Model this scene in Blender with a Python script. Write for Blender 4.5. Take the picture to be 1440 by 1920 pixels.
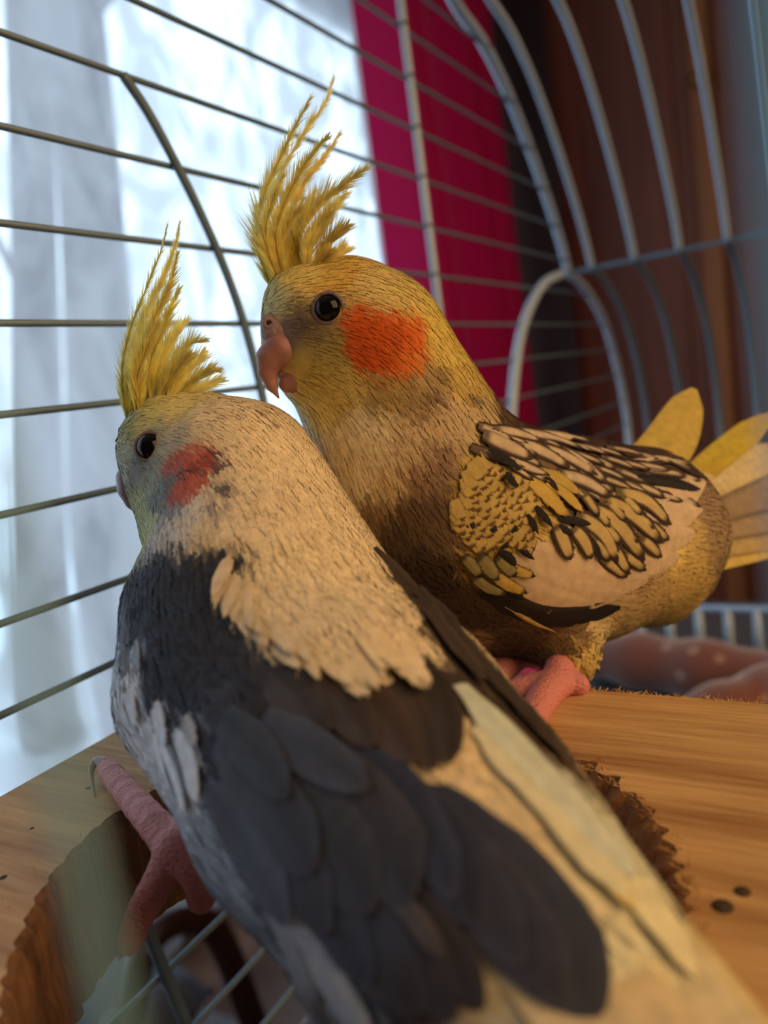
import bpy, bmesh, math, random
import numpy as np
from mathutils import Vector, Matrix
from mathutils.bvhtree import BVHTree

random.seed(7)
RNG = np.random.default_rng(7)
scene = bpy.context.scene
for o in list(bpy.data.objects):
    bpy.data.objects.remove(o)
COL = scene.collection

# ------------------------------------------------------------------ camera
FPX, CX, CY = 1450.0, 720.0, 960.0            # focal length and centre in pixels of the 1440 x 1920 frame
DOWN = np.array([0.13873238, 0.97815835, 0.15478878])   # world down, in camera axes (right, down, forward)
FWD = np.array([-0.02173619, -0.15325503, 0.98794759])
RIGHT = np.cross(DOWN, FWD)
W = np.array([RIGHT, FWD, -DOWN])
CAM = np.array([0.0, 0.0, 1.2])
cam_data = bpy.data.cameras.new('camera')
cam = bpy.data.objects.new('camera', cam_data)
COL.objects.link(cam)
M = Matrix.Identity(4)
for i in range(3):
    M[i][0], M[i][1], M[i][2], M[i][3] = W[i, 0], -W[i, 1], -W[i, 2], CAM[i]
cam.matrix_world = M
cam_data.sensor_fit = 'VERTICAL'
cam_data.sensor_height = 36.0
cam_data.sensor_width = 27.0
cam_data.lens = FPX / 1920.0 * 36.0
cam_data.clip_start = 0.005
cam_data.clip_end = 60
cam_data.dof.use_dof = True
cam_data.dof.focus_distance = 0.168
cam_data.dof.aperture_fstop = 10.5
scene.camera = cam

# frame of the cage: U runs along the window side, V towards the window
U = np.array([0.51882, 0.85488, 0.0]); U /= np.linalg.norm(U)
V = np.array([-U[1], U[0], 0.0])
Z = np.array([0, 0, 1.0])

# ------------------------------------------------------------------ world, lights, exposure
world = bpy.data.worlds.new('sky')
scene.world = world
world.use_nodes = True
bg = world.node_tree.nodes['Background']
bg.inputs[0].default_value = (0.64, 0.83, 1.0, 1)
bg.inputs[1].default_value = 3.8


def room(u, v, z):
    return Vector(tuple(U * u + V * v + Z * z))


def area_light(name, loc, target, size, power, color, portal=False, size_y=None):
    d = bpy.data.lights.new(name, 'AREA')
    d.energy = power
    d.color = color
    d.size = size
    if size_y:
        d.shape = 'RECTANGLE'
        d.size_y = size_y
    o = bpy.data.objects.new(name, d)
    COL.objects.link(o)
    o.location = loc
    dirv = Vector(target) - Vector(loc)
    o.rotation_euler = dirv.to_track_quat('-Z', 'Y').to_euler()
    if portal:
        d.cycles.is_portal = True
    return o


WIN_U0, WIN_U1, WIN_Z0, WIN_Z1, WIN_V = -1.3, 2.8, 0.35, 2.55, 1.35
area_light('window_portal', room((WIN_U0 + WIN_U1) / 2, WIN_V + 0.03, (WIN_Z0 + WIN_Z1) / 2),
           room((WIN_U0 + WIN_U1) / 2, -3, (WIN_Z0 + WIN_Z1) / 2), WIN_U1 - WIN_U0, 1, (1, 1, 1), True, WIN_Z1 - WIN_Z0)
area_light('room_lamp_light', room(0.15, -1.0, 1.75), room(0.2, 0.05, 1.15), 1.1, 16.5, (1.0, 0.63, 0.31))

scene.view_settings.view_transform = 'Standard'
scene.view_settings.look = 'None'
scene.view_settings.gamma = 1
scene.view_settings.use_curve_mapping = False
scene.view_settings.exposure = 0.0
scene.cycles.max_bounces = 7
scene.cycles.transparent_max_bounces = 12
scene.cycles.sample_clamp_indirect = 4.0


# ------------------------------------------------------------------ helpers
def ray(px, py):
    return W @ np.array([(px - CX) / FPX, (py - CY) / FPX, 1.0])


def P(px, py, z):
    """point seen at a pixel of the photograph, z metres in front of the lens"""
    return CAM + ray(px, py) * z


def on_height(px, py, h):
    """where the sight line meets the level h (below the lens is negative)"""
    r = ray(px, py)
    return CAM + r * (h / r[2])


def on_wall(px, py, dist):
    r = ray(px, py)
    return CAM + r * (dist / (r @ V))


def uvz(u, v, h):
    """cage coordinates; h counts from lens height"""
    return U * u + V * v + Z * (CAM[2] + h)


def S(r, g, b):
    def f(c):
        c /= 255.0
        return c / 12.92 if c <= 0.04045 else ((c + 0.055) / 1.055) ** 2.4
    return np.array([f(r), f(g), f(b)])


def tag(o, label=None, cat=None, group=None, kind=None):
    if label: o['label'] = label
    if cat: o['category'] = cat
    if group: o['group'] = group
    if kind: o['kind'] = kind
    return o


WL = {}


def attach(o, parent):
    """parent without moving: meshes keep world coordinates"""
    o.parent = parent
    o.matrix_parent_inverse = Matrix.Translation(-Vector(WL.get(parent.name, (0, 0, 0))))


def empty(name, loc=(0, 0, 0), parent=None):
    o = bpy.data.objects.new(name, None)
    COL.objects.link(o)
    o.empty_display_size = 0.02
    if parent:
        attach(o, parent)
    else:
        o.location = tuple(loc)
        WL[o.name] = tuple(loc)
    return o


def mesh_obj(name, verts, faces, mat=None, parent=None, smooth=True, col=None, st=None, nrm=None):
    me = bpy.data.meshes.new(name)
    verts = np.asarray(verts, dtype=np.float64)
    if isinstance(faces, np.ndarray) and faces.ndim == 2:
        nf, k = faces.shape
        me.vertices.add(len(verts))
        me.vertices.foreach_set('co', verts.astype(np.float32).ravel())
        me.loops.add(nf * k)
        me.loops.foreach_set('vertex_index', faces.astype(np.int32).ravel())
        me.polygons.add(nf)
        me.polygons.foreach_set('loop_start', np.arange(0, nf * k, k, dtype=np.int32))
        me.update(calc_edges=True)
    else:
        me.from_pydata([tuple(v) for v in verts], [], [tuple(f) for f in faces])
    me.polygons.foreach_set('use_smooth', np.full(len(me.polygons), bool(smooth)))
    if col is not None:
        a = me.attributes.new('col', 'FLOAT_COLOR', 'POINT')
        c = np.ones((len(verts), 4), dtype=np.float32)
        c[:, :3] = col
        a.data.foreach_set('color', c.ravel())
    if st is not None:
        a = me.attributes.new('st', 'FLOAT_VECTOR', 'POINT')
        a.data.foreach_set('vector', np.asarray(st, dtype=np.float32).ravel())
    if nrm is not None:
        a = me.attributes.new('nrm', 'FLOAT_VECTOR', 'POINT')
        a.data.foreach_set('vector', np.asarray(nrm, dtype=np.float32).ravel())
    if mat:
        me.materials.append(mat)
    me.update()
    o = bpy.data.objects.new(name, me)
    COL.objects.link(o)
    if parent:
        attach(o, parent)
    return o


class MB:
    """collects shapes for ONE mesh"""
    def __init__(self):
        self.v, self.f = [], []

    def add(self, verts, faces):
        b = len(self.v)
        self.v += [tuple(p) for p in verts]
        self.f += [tuple(i + b for i in f) for f in faces]
        return self

    def box(self, c, a, b, d):
        """box with half-axes a, b, d (vectors) about c"""
        c, a, b, d = (np.asarray(x, float) for x in (c, a, b, d))
        vs = [c + i * a + j * b + k * d for i in (-1, 1) for j in (-1, 1) for k in (-1, 1)]
        fs = [(0, 1, 3, 2), (4, 6, 7, 5), (0, 4, 5, 1), (2, 3, 7, 6), (0, 2, 6, 4), (1, 5, 7, 3)]
        return self.add(vs, fs)

    def tube(self, pts, r, n=10, caps=True):
        pts = [np.asarray(p, float) for p in pts]
        rs = r if hasattr(r, '__len__') else [r] * len(pts)
        vs, fs = [], []
        prev = None
        for i, p in enumerate(pts):
            t = pts[min(i + 1, len(pts) - 1)] - pts[max(i - 1, 0)]
            t /= np.linalg.norm(t) + 1e-12
            if prev is None:
                a = np.array([0, 0, 1.0]) if abs(t[2]) < 0.9 else np.array([1.0, 0, 0])
                x = np.cross(t, a)
            else:
                x = prev - t * (prev @ t)
            x /= np.linalg.norm(x) + 1e-12
            prev = x
            y = np.cross(t, x)
            for k in range(n):
                an = 2 * math.pi * k / n
                vs.append(p + rs[i] * (math.cos(an) * x + math.sin(an) * y))
        for i in range(len(pts) - 1):
            for k in range(n):
                fs.append((i * n + k, i * n + (k + 1) % n, (i + 1) * n + (k + 1) % n, (i + 1) * n + k))
        if caps:
            fs.append(tuple(range(n - 1, -1, -1)))
            fs.append(tuple((len(pts) - 1) * n + k for k in range(n)))
        return self.add(vs, fs)

    def lathe(self, c, axis, prof, n=32):
        """prof: list of (radius, height along axis)"""
        c = np.asarray(c, float); axis = np.asarray(axis, float); axis = axis / np.linalg.norm(axis)
        a = np.array([1.0, 0, 0]) if abs(axis[0]) < 0.8 else np.array([0, 1.0, 0])
        x = np.cross(axis, a); x /= np.linalg.norm(x); y = np.cross(axis, x)
        vs, fs = [], []
        for r, h in prof:
            for k in range(n):
                an = 2 * math.pi * k / n
                vs.append(c + axis * h + r * (math.cos(an) * x + math.sin(an) * y))
        for i in range(len(prof) - 1):
            for k in range(n):
                fs.append((i * n + k, i * n + (k + 1) % n, (i + 1) * n + (k + 1) % n, (i + 1) * n + k))
        return self.add(vs, fs)

    def build(self, name, mat, parent=None, smooth=True):
        return mesh_obj(name, self.v, self.f, mat, parent, smooth)


def spline(pts, n=8):
    """Catmull-Rom through points (any dimension)"""
    pts = [np.asarray(p, float) for p in pts]
    if len(pts) < 3:
        return [pts[0] + (pts[-1] - pts[0]) * t for t in np.linspace(0, 1, n)]
    ext = [2 * pts[0] - pts[1]] + pts + [2 * pts[-1] - pts[-2]]
    out = []
    for i in range(1, len(ext) - 2):
        p0, p1, p2, p3 = ext[i - 1:i + 3]
        for t in np.linspace(0, 1, n, endpoint=False):
            out.append(0.5 * ((2 * p1) + (-p0 + p2) * t + (2 * p0 - 5 * p1 + 4 * p2 - p3) * t * t + (-p0 + 3 * p1 - 3 * p2 + p3) * t ** 3))
    out.append(pts[-1])
    return out


# ------------------------------------------------------------------ materials
def new_mat(name):
    m = bpy.data.materials.new(name)
    m.use_nodes = True
    nt = m.node_tree
    return m, nt, nt.nodes['Principled BSDF'], nt.nodes['Material Output']


def L(nt, a, b):
    nt.links.new(a, b)


def simple_mat(name, rgb, rough=0.5, metal=0.0, var=0.0, scale=30.0, bump=0.0, spec=0.5, sheen=0.0, coat=0.0):
    m, nt, p, out = new_mat(name)
    p.inputs['Roughness'].default_value = rough
    p.inputs['Metallic'].default_value = metal
    p.inputs['Specular IOR Level'].default_value = spec
    if sheen: p.inputs['Sheen Weight'].default_value = sheen
    if coat: p.inputs['Coat Weight'].default_value = coat
    tc = nt.nodes.new('ShaderNodeTexCoord')
    nz = nt.nodes.new('ShaderNodeTexNoise')
    nz.inputs['Scale'].default_value = scale
    nz.inputs['Detail'].default_value = 6
    L(nt, tc.outputs['Object'], nz.inputs['Vector'])
    mix = nt.nodes.new('ShaderNodeMix'); mix.data_type = 'RGBA'
    mix.inputs[6].default_value = (*[c * (1 - var) for c in rgb], 1)
    mix.inputs[7].default_value = (*[min(1, c * (1 + var)) for c in rgb], 1)
    L(nt, nz.outputs['Fac'], mix.inputs[0])
    L(nt, mix.outputs[2], p.inputs['Base Color'])
    if bump:
        b = nt.nodes.new('ShaderNodeBump')
        b.inputs['Strength'].default_value = bump
        b.inputs['Distance'].default_value = 0.001
        L(nt, nz.outputs['Fac'], b.inputs['Height'])
        L(nt, b.outputs['Normal'], p.inputs['Normal'])
    return m


def wood_mat(name, c0, c1, grain_dir, scale=1.0, rough=0.6, bump=0.25, streak=90.0, fine=900.0):
    """grain stretched along grain_dir (world vector)"""
    m, nt, p, out = new_mat(name)
    g = Vector(grain_dir).normalized()
    tc = nt.nodes.new('ShaderNodeTexCoord')
    mp = nt.nodes.new('ShaderNodeMapping')
    ang = math.atan2(g.y, g.x) if abs(g.z) < 0.9 else 0
    mp.vector_type = 'TEXTURE'
    mp.inputs['Rotation'].default_value = (0, 0, ang)
    if abs(g.z) < 0.9:
        mp.inputs['Scale'].default_value = (14, 1, 1)
    else:
        mp.inputs['Scale'].default_value = (1, 1, 14)
    L(nt, tc.outputs['Object'], mp.inputs['Vector'])
    n1 = nt.nodes.new('ShaderNodeTexNoise'); n1.inputs['Scale'].default_value = streak * scale
    n1.inputs['Detail'].default_value = 5; n1.inputs['Distortion'].default_value = 0.08
    n2 = nt.nodes.new('ShaderNodeTexNoise'); n2.inputs['Scale'].default_value = fine * scale; n2.inputs['Detail'].default_value = 4
    L(nt, mp.outputs[0], n1.inputs['Vector']); L(nt, mp.outputs[0], n2.inputs['Vector'])
    add = nt.nodes.new('ShaderNodeMath'); add.operation = 'MULTIPLY_ADD'
    L(nt, n2.outputs['Fac'], add.inputs[0]); add.inputs[1].default_value = 0.55
    L(nt, n1.outputs['Fac'], add.inputs[2])
    rp = nt.nodes.new('ShaderNodeValToRGB')
    rp.color_ramp.elements[0].position = 0.52; rp.color_ramp.elements[1].position = 1.0
    rp.color_ramp.elements[0].color = (*c0, 1); rp.color_ramp.elements[1].color = (*c1, 1)
    L(nt, add.outputs[0], rp.inputs[0])
    L(nt, rp.outputs[0], p.inputs['Base Color'])
    p.inputs['Roughness'].default_value = rough
    b = nt.nodes.new('ShaderNodeBump'); b.inputs['Strength'].default_value = bump; b.inputs['Distance'].default_value = 0.0008
    L(nt, add.outputs[0], b.inputs['Height']); L(nt, b.outputs['Normal'], p.inputs['Normal'])
    return m


def plumage_mat(name, transl=0.18, rough=0.75, barb=0.0, nrm=False):
    m, nt, p, out = new_mat(name)
    at = nt.nodes.new('ShaderNodeAttribute'); at.attribute_name = 'col'
    tc = nt.nodes.new('ShaderNodeTexCoord')
    nz = nt.nodes.new('ShaderNodeTexNoise'); nz.inputs['Scale'].default_value = 420; nz.inputs['Detail'].default_value = 3
    L(nt, tc.outputs['Object'], nz.inputs['Vector'])
    mr = nt.nodes.new('ShaderNodeMapRange')
    mr.inputs['From Min'].default_value = 0.3; mr.inputs['From Max'].default_value = 0.7
    mr.inputs['To Min'].default_value = 0.86; mr.inputs['To Max'].default_value = 1.1
    L(nt, nz.outputs['Fac'], mr.inputs['Value'])
    vm = nt.nodes.new('ShaderNodeVectorMath'); vm.operation = 'SCALE'
    L(nt, at.outputs['Color'], vm.inputs[0]); L(nt, mr.outputs[0], vm.inputs['Scale'])
    colout = vm.outputs[0]
    L(nt, colout, p.inputs['Base Color'])
    p.inputs['Roughness'].default_value = rough
    p.inputs['Specular IOR Level'].default_value = 0.25
    if barb:
        st = nt.nodes.new('ShaderNodeAttribute'); st.attribute_name = 'st'
        wv = nt.nodes.new('ShaderNodeTexWave'); wv.bands_direction = 'X'
        wv.inputs['Scale'].default_value = barb; wv.inputs['Distortion'].default_value = 0.6; wv.inputs['Detail'].default_value = 2
        L(nt, st.outputs['Vector'], wv.inputs['Vector'])
        b = nt.nodes.new('ShaderNodeBump'); b.inputs['Strength'].default_value = 0.35; b.inputs['Distance'].default_value = 0.0002
        L(nt, wv.outputs['Fac'], b.inputs['Height']); L(nt, b.outputs['Normal'], p.inputs['Normal'])
    if nrm:
        na_ = nt.nodes.new('ShaderNodeAttribute'); na_.attribute_name = 'nrm'
        L(nt, na_.outputs['Vector'], b.inputs['Normal'] if barb else p.inputs['Normal'])
    if transl:
        tr = nt.nodes.new('ShaderNodeBsdfTranslucent')
        L(nt, colout, tr.inputs['Color'])
        mx = nt.nodes.new('ShaderNodeMixShader'); mx.inputs[0].default_value = transl
        L(nt, p.outputs[0], mx.inputs[1]); L(nt, tr.outputs[0], mx.inputs[2])
        L(nt, mx.outputs[0], out.inputs['Surface'])
    return m


M_BODY = plumage_mat('body_down', 0.0)
M_BARB = plumage_mat('contour_feathers', 0.0, nrm=True)
M_VANE = plumage_mat('feather_vane', 0.0, 0.6, barb=60.0, nrm=True)
M_TAIL = plumage_mat('tail_vane', 0.2, 0.6, barb=60.0)
M_CREST = plumage_mat('crest_plumes', 0.62, 0.5)
M_WIRE = simple_mat('galvanised_wire', (0.12, 0.18, 0.23), 0.45, 0.15, 0.12, 200)
M_ROD = simple_mat('zinc_rod', (0.38, 0.48, 0.62), 0.45, 0.1, 0.12, 150)
M_EYE = simple_mat('black_eye', (0.003, 0.003, 0.004), 0.06, 0, 0, 10, spec=0.22)
M_RING = simple_mat('eyelid_skin', tuple(S(112, 96, 98)), 0.7, 0, 0.25, 900, 0.6)
M_FOOT = simple_mat('pink_scaly_skin', tuple(S(205, 128, 122)), 0.6, 0, 0.16, 1100, 0.8)
M_CLAW = simple_mat('horn_claw', tuple(S(150, 120, 112)), 0.35, 0, 0.2, 600)
M_BEAK = simple_mat('pinkish_beak', tuple(S(160, 112, 106)), 0.48, 0, 0.4, 260, 0.1)
M_BEAK_G = simple_mat('mauve_grey_beak', tuple(S(160, 140, 152)), 0.38, 0, 0.2, 260, 0.1)
M_CERE = simple_mat('cere_skin', tuple(S(150, 120, 120)), 0.65, 0, 0.25, 900, 0.5)
M_DARK = simple_mat('dark_hollow', (0.02, 0.012, 0.012), 0.8)


# ------------------------------------------------------------------ smooth implicit bodies
def sdf_cones(grid, cones, k):
    d = None
    for a, b, ra, rb in cones:
        ab = b - a
        t = np.clip(((grid - a) @ ab) / (ab @ ab + 1e-18), 0, 1)
        q = grid - a - t[..., None] * ab
        e = np.sqrt((q * q).sum(-1)) - (ra + (rb - ra) * t)
        if d is None:
            d = e
        else:
            h = np.clip(0.5 + 0.5 * (d - e) / k, 0, 1)
            d = d * (1 - h) + e * h - k * h * (1 - h)
    return d


def surface_nets(cones, k, vox):
    pts = np.array([c[0] for c in cones] + [c[1] for c in cones])
    rs = np.array([c[2] for c in cones] + [c[3] for c in cones])
    lo = (pts - rs[:, None]).min(0) - 4 * vox
    hi = (pts + rs[:, None]).max(0) + 4 * vox
    n = np.ceil((hi - lo) / vox).astype(int) + 1
    ax = [lo[i] + vox * np.arange(n[i]) for i in range(3)]
    g = np.stack(np.meshgrid(*ax, indexing='ij'), -1)
    d = np.empty(g.shape[:3])
    for i in range(g.shape[0]):
        d[i] = sdf_cones(g[i], cones, k)
    c = np.stack([d[i:n[0] - 1 + i, j:n[1] - 1 + j, l:n[2] - 1 + l] for i in (0, 1) for j in (0, 1) for l in (0, 1)], -1)
    neg = c < 0
    mask = neg.any(-1) & ~neg.all(-1)
    idx = -np.ones(mask.shape, int)
    cells = np.argwhere(mask)
    idx[mask] = np.arange(len(cells))
    cv = c[mask]
    offs = np.array([(i, j, l) for i in (0, 1) for j in (0, 1) for l in (0, 1)], float)
    acc = np.zeros((len(cells), 3)); cnt = np.zeros(len(cells))
    for e0 in range(8):
        for e1 in range(e0 + 1, 8):
            if np.abs(offs[e0] - offs[e1]).sum() != 1: continue
            a, b = cv[:, e0], cv[:, e1]
            cr = (a < 0) != (b < 0)
            t = np.where(cr, a / (a - b + 1e-30), 0)
            acc += np.where(cr[:, None], offs[e0] + t[:, None] * (offs[e1] - offs[e0]), 0)
            cnt += cr
    verts = lo + vox * (cells + acc / cnt[:, None])
    faces = []
    s = d < 0
    for axis in range(3):
        o1, o2 = [(1, 2), (2, 0), (0, 1)][axis]
        sl0 = [slice(1, -1)] * 3; sl1 = [slice(1, -1)] * 3
        sl0[axis] = slice(0, -1); sl1[axis] = slice(1, None)
        a, b = s[tuple(sl0)], s[tuple(sl1)]
        for flip in (False, True):
            w = np.argwhere((a & ~b) if not flip else (~a & b))
            if not len(w): continue
            base = w.copy()
            base[:, o1] += 1; base[:, o2] += 1
            q = []
            for (i, j) in ((0, 0), (-1, 0), (-1, -1), (0, -1)):
                e = base.copy(); e[:, o1] += i; e[:, o2] += j
                q.append(idx[e[:, 0], e[:, 1], e[:, 2]])
            q = np.stack(q, 1)
            if flip: q = q[:, ::-1]
            faces.append(q)
    return verts, np.concatenate(faces)


def chain(nodes):
    """nodes: (px, py, z, radius in px) -> round cones in world metres"""
    pr = [(P(a, b, z), r * z / FPX) for a, b, z, r in nodes]
    return [(pr[i][0], pr[i + 1][0], pr[i][1], pr[i + 1][1]) for i in range(len(pr) - 1)]


def chain_w(pts, rs):
    pts = [np.asarray(p, float) for p in pts]
    return [(pts[i], pts[i + 1], rs[i], rs[i + 1]) for i in range(len(pts) - 1)]


def vert_normals(v, f):
    n = np.zeros_like(v)
    fn = np.cross(v[f[:, 2]] - v[f[:, 0]], v[f[:, 3]] - v[f[:, 1]])
    for k in range(4):
        np.add.at(n, f[:, k], fn)
    return n / (np.linalg.norm(n, axis=1, keepdims=True) + 1e-20)


class Body:
    def __init__(self, cones, k, vox, spine):
        self.v, self.f = surface_nets(cones, k, vox)
        self.n = vert_normals(self.v, self.f)
        c = self.v.mean(0)
        if ((self.v - c) * self.n).sum() < 0:
            self.n = -self.n
            self.f = self.f[:, ::-1]
        self.bvh = BVHTree.FromPolygons([tuple(p) for p in self.v], [tuple(map(int, q)) for q in self.f])
        sp = np.array(spline(spine, 10))
        self.sp = sp
        self.spt = np.gradient(sp, axis=0)
        self.spt /= np.linalg.norm(self.spt, axis=1, keepdims=True)

    def hit(self, px, py):
        r = ray(px, py)
        rn = r / np.linalg.norm(r)
        loc, nor, i, dist = self.bvh.ray_cast(Vector(CAM), Vector(rn))
        if loc is None:
            return None
        return np.array(loc)

    def normal(self, p):
        loc, nor, i, d = self.bvh.find_nearest(Vector(p))
        n = self.n[self.f[i]].mean(0)
        return n / np.linalg.norm(n)

    def nearest(self, p):
        loc, nor, i, d = self.bvh.find_nearest(Vector(p))
        return np.array(loc)

    def flow(self, p):
        """direction in which feathers lie at points p (n,3)"""
        out = np.empty_like(p)
        for i in range(0, len(p), 4000):
            q = p[i:i + 4000]
            d = ((q[:, None, :] - self.sp[None]) ** 2).sum(-1)
            w = np.exp(-d / (2 * 0.012 ** 2)) + 1e-12
            out[i:i + 4000] = (w[..., None] * self.spt[None]).sum(1)
        return out


def anchors_colour(body, anchors):
    pos, col, rad = [], [], []
    for px, py, c, r in anchors:
        p = body.hit(px, py)
        if p is None:
            p = body.nearest(P(px, py, 0.19))
        z = (p - CAM) @ (W[:, 2])
        pos.append(p); col.append(c); rad.append(r * z / FPX)
    return np.array(pos), np.array(col), np.array(rad)


def colour_at(p, A, jitter=0.0):
    pos, col, rad = A
    q = p + (RNG.normal(size=p.shape) * jitter if jitter else 0)
    out = np.empty((len(p), 3)); ids = np.empty(len(p), int)
    for i in range(0, len(p), 6000):
        d = np.sqrt(((q[i:i + 6000, None] - pos[None]) ** 2).sum(-1)) / rad[None]
        o = np.argsort(d, 1)[:, :3]
        dd = np.take_along_axis(d, o, 1)
        w = np.exp(-5.0 * (dd - dd[:, :1]))
        out[i:i + 6000] = (w[..., None] * col[o]).sum(1) / w.sum(1)[:, None]
        ids[i:i + 6000] = o[:, 0]
    return out, ids


def coat(body, A, count, len_fn, nb=18, lift=0.35, skip=()):
    """short contour feathers of separate barbs all over the body"""
    v, f = body.v, body.f
    tri_area = np.linalg.norm(np.cross(v[f[:, 1]] - v[f[:, 0]], v[f[:, 2]] - v[f[:, 0]]), axis=1)
    cen = v[f].mean(1)
    ln_f = len_fn(cen)
    pr = tri_area / (ln_f ** 1.6); pr /= pr.sum()
    pick = RNG.choice(len(f), count, p=pr)
    b1, b2 = RNG.random(count), RNG.random(count)
    q = v[f[pick]]
    base = (q[:, 0] * ((1 - b1) * (1 - b2))[:, None] + q[:, 1] * (b1 * (1 - b2))[:, None] + q[:, 2] * (b1 * b2)[:, None] + q[:, 3] * ((1 - b1) * b2)[:, None])
    N = body.n[f[pick]].mean(1); N /= np.linalg.norm(N, axis=1, keepdims=True)
    T = body.flow(base)
    T += RNG.normal(size=T.shape) * 0.06
    T -= N * (T * N).sum(1)[:, None]
    T /= np.linalg.norm(T, axis=1, keepdims=True) + 1e-12
    B = np.cross(N, T)
    Ln = ln_f[pick] * RNG.uniform(0.75, 1.2, count)
    for c_, r_ in skip:
        Ln = np.where(np.linalg.norm(base - c_, axis=1) < r_, 0.0003, Ln)
    base = base - T * (Ln * 0.35)[:, None]
    cols, ids = colour_at(base + T * (Ln * 0.55)[:, None], A, 0.0009)
    cols = cols * RNG.uniform(0.94, 1.05, (count, 1))
    # barbs
    K = nb
    s = np.tile(np.linspace(0.12, 1.0, K // 2), 2)[None] + RNG.normal(size=(count, K)) * 0.03
    side = np.concatenate([-np.ones(K // 2), np.ones(K - K // 2)])[None]
    prof = np.clip(np.sin(np.pi * np.clip(s, 0, 1) ** 0.8 * 0.92), 0.12, 1)
    bl = Ln[:, None] * 0.36 * (0.45 + 0.55 * prof) * RNG.uniform(0.8, 1.2, (count, K))
    al = np.radians(25 - 15 * s) * side
    up = (0.00010 + Ln[:, None] * lift * 0.09 * np.sin(np.clip(s, 0, 1) * 2.2)) * RNG.uniform(0.8, 1.2, (count, 1))
    root = base[:, None] + T[:, None] * (s * Ln[:, None] * 0.8)[..., None] + N[:, None] * up[..., None]
    dirv = T[:, None] * np.cos(al)[..., None] + B[:, None] * np.sin(al)[..., None]
    dirv = dirv + RNG.normal(size=dirv.shape) * 0.07
    tip = root + dirv * bl[..., None] - N[:, None] * (bl * 0.10)[..., None]
    mid = root * 0.5 + tip * 0.5 + N[:, None] * (bl * 0.05)[..., None]
    wd = np.cross(np.broadcast_to(N[:, None], dirv.shape), dirv)
    wd /= np.linalg.norm(wd, axis=-1, keepdims=True) + 1e-12
    hw = (Ln[:, None] * 0.026 + 0.00003) * RNG.uniform(0.7, 1.3, (count, K))
    wd = wd * hw[..., None]
    vs = np.stack([root - wd, root + wd, mid - wd * 0.9, mid + wd * 0.9, tip], 2)   # count,K,5,3
    shade = RNG.uniform(0.92, 1.07, (count, K, 1, 1))
    cc = np.broadcast_to(cols[:, None, None, :], vs.shape) * shade
    nn = np.broadcast_to(N[:, None, None, :], vs.shape) + dirv[:, :, None, :] * RNG.normal(size=(count, K, 1, 1)) * 0.10
    return vs, np.clip(cc, 0, 1), ids, base, nn


def barbs_mesh(name, vs, cc, mat, parent, nn):
    n = vs.shape[0] * vs.shape[1]
    vv = vs.reshape(-1, 3); c = cc.reshape(-1, 3)
    b = (np.arange(n) * 5)[:, None]
    f = np.concatenate([b + np.array([[0, 1, 3]]), b + np.array([[0, 3, 2]]), b + np.array([[2, 3, 4]])])
    o = mesh_obj(name, vv, f, mat, parent, True, c, nrm=nn.reshape(-1, 3))
    return o


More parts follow.
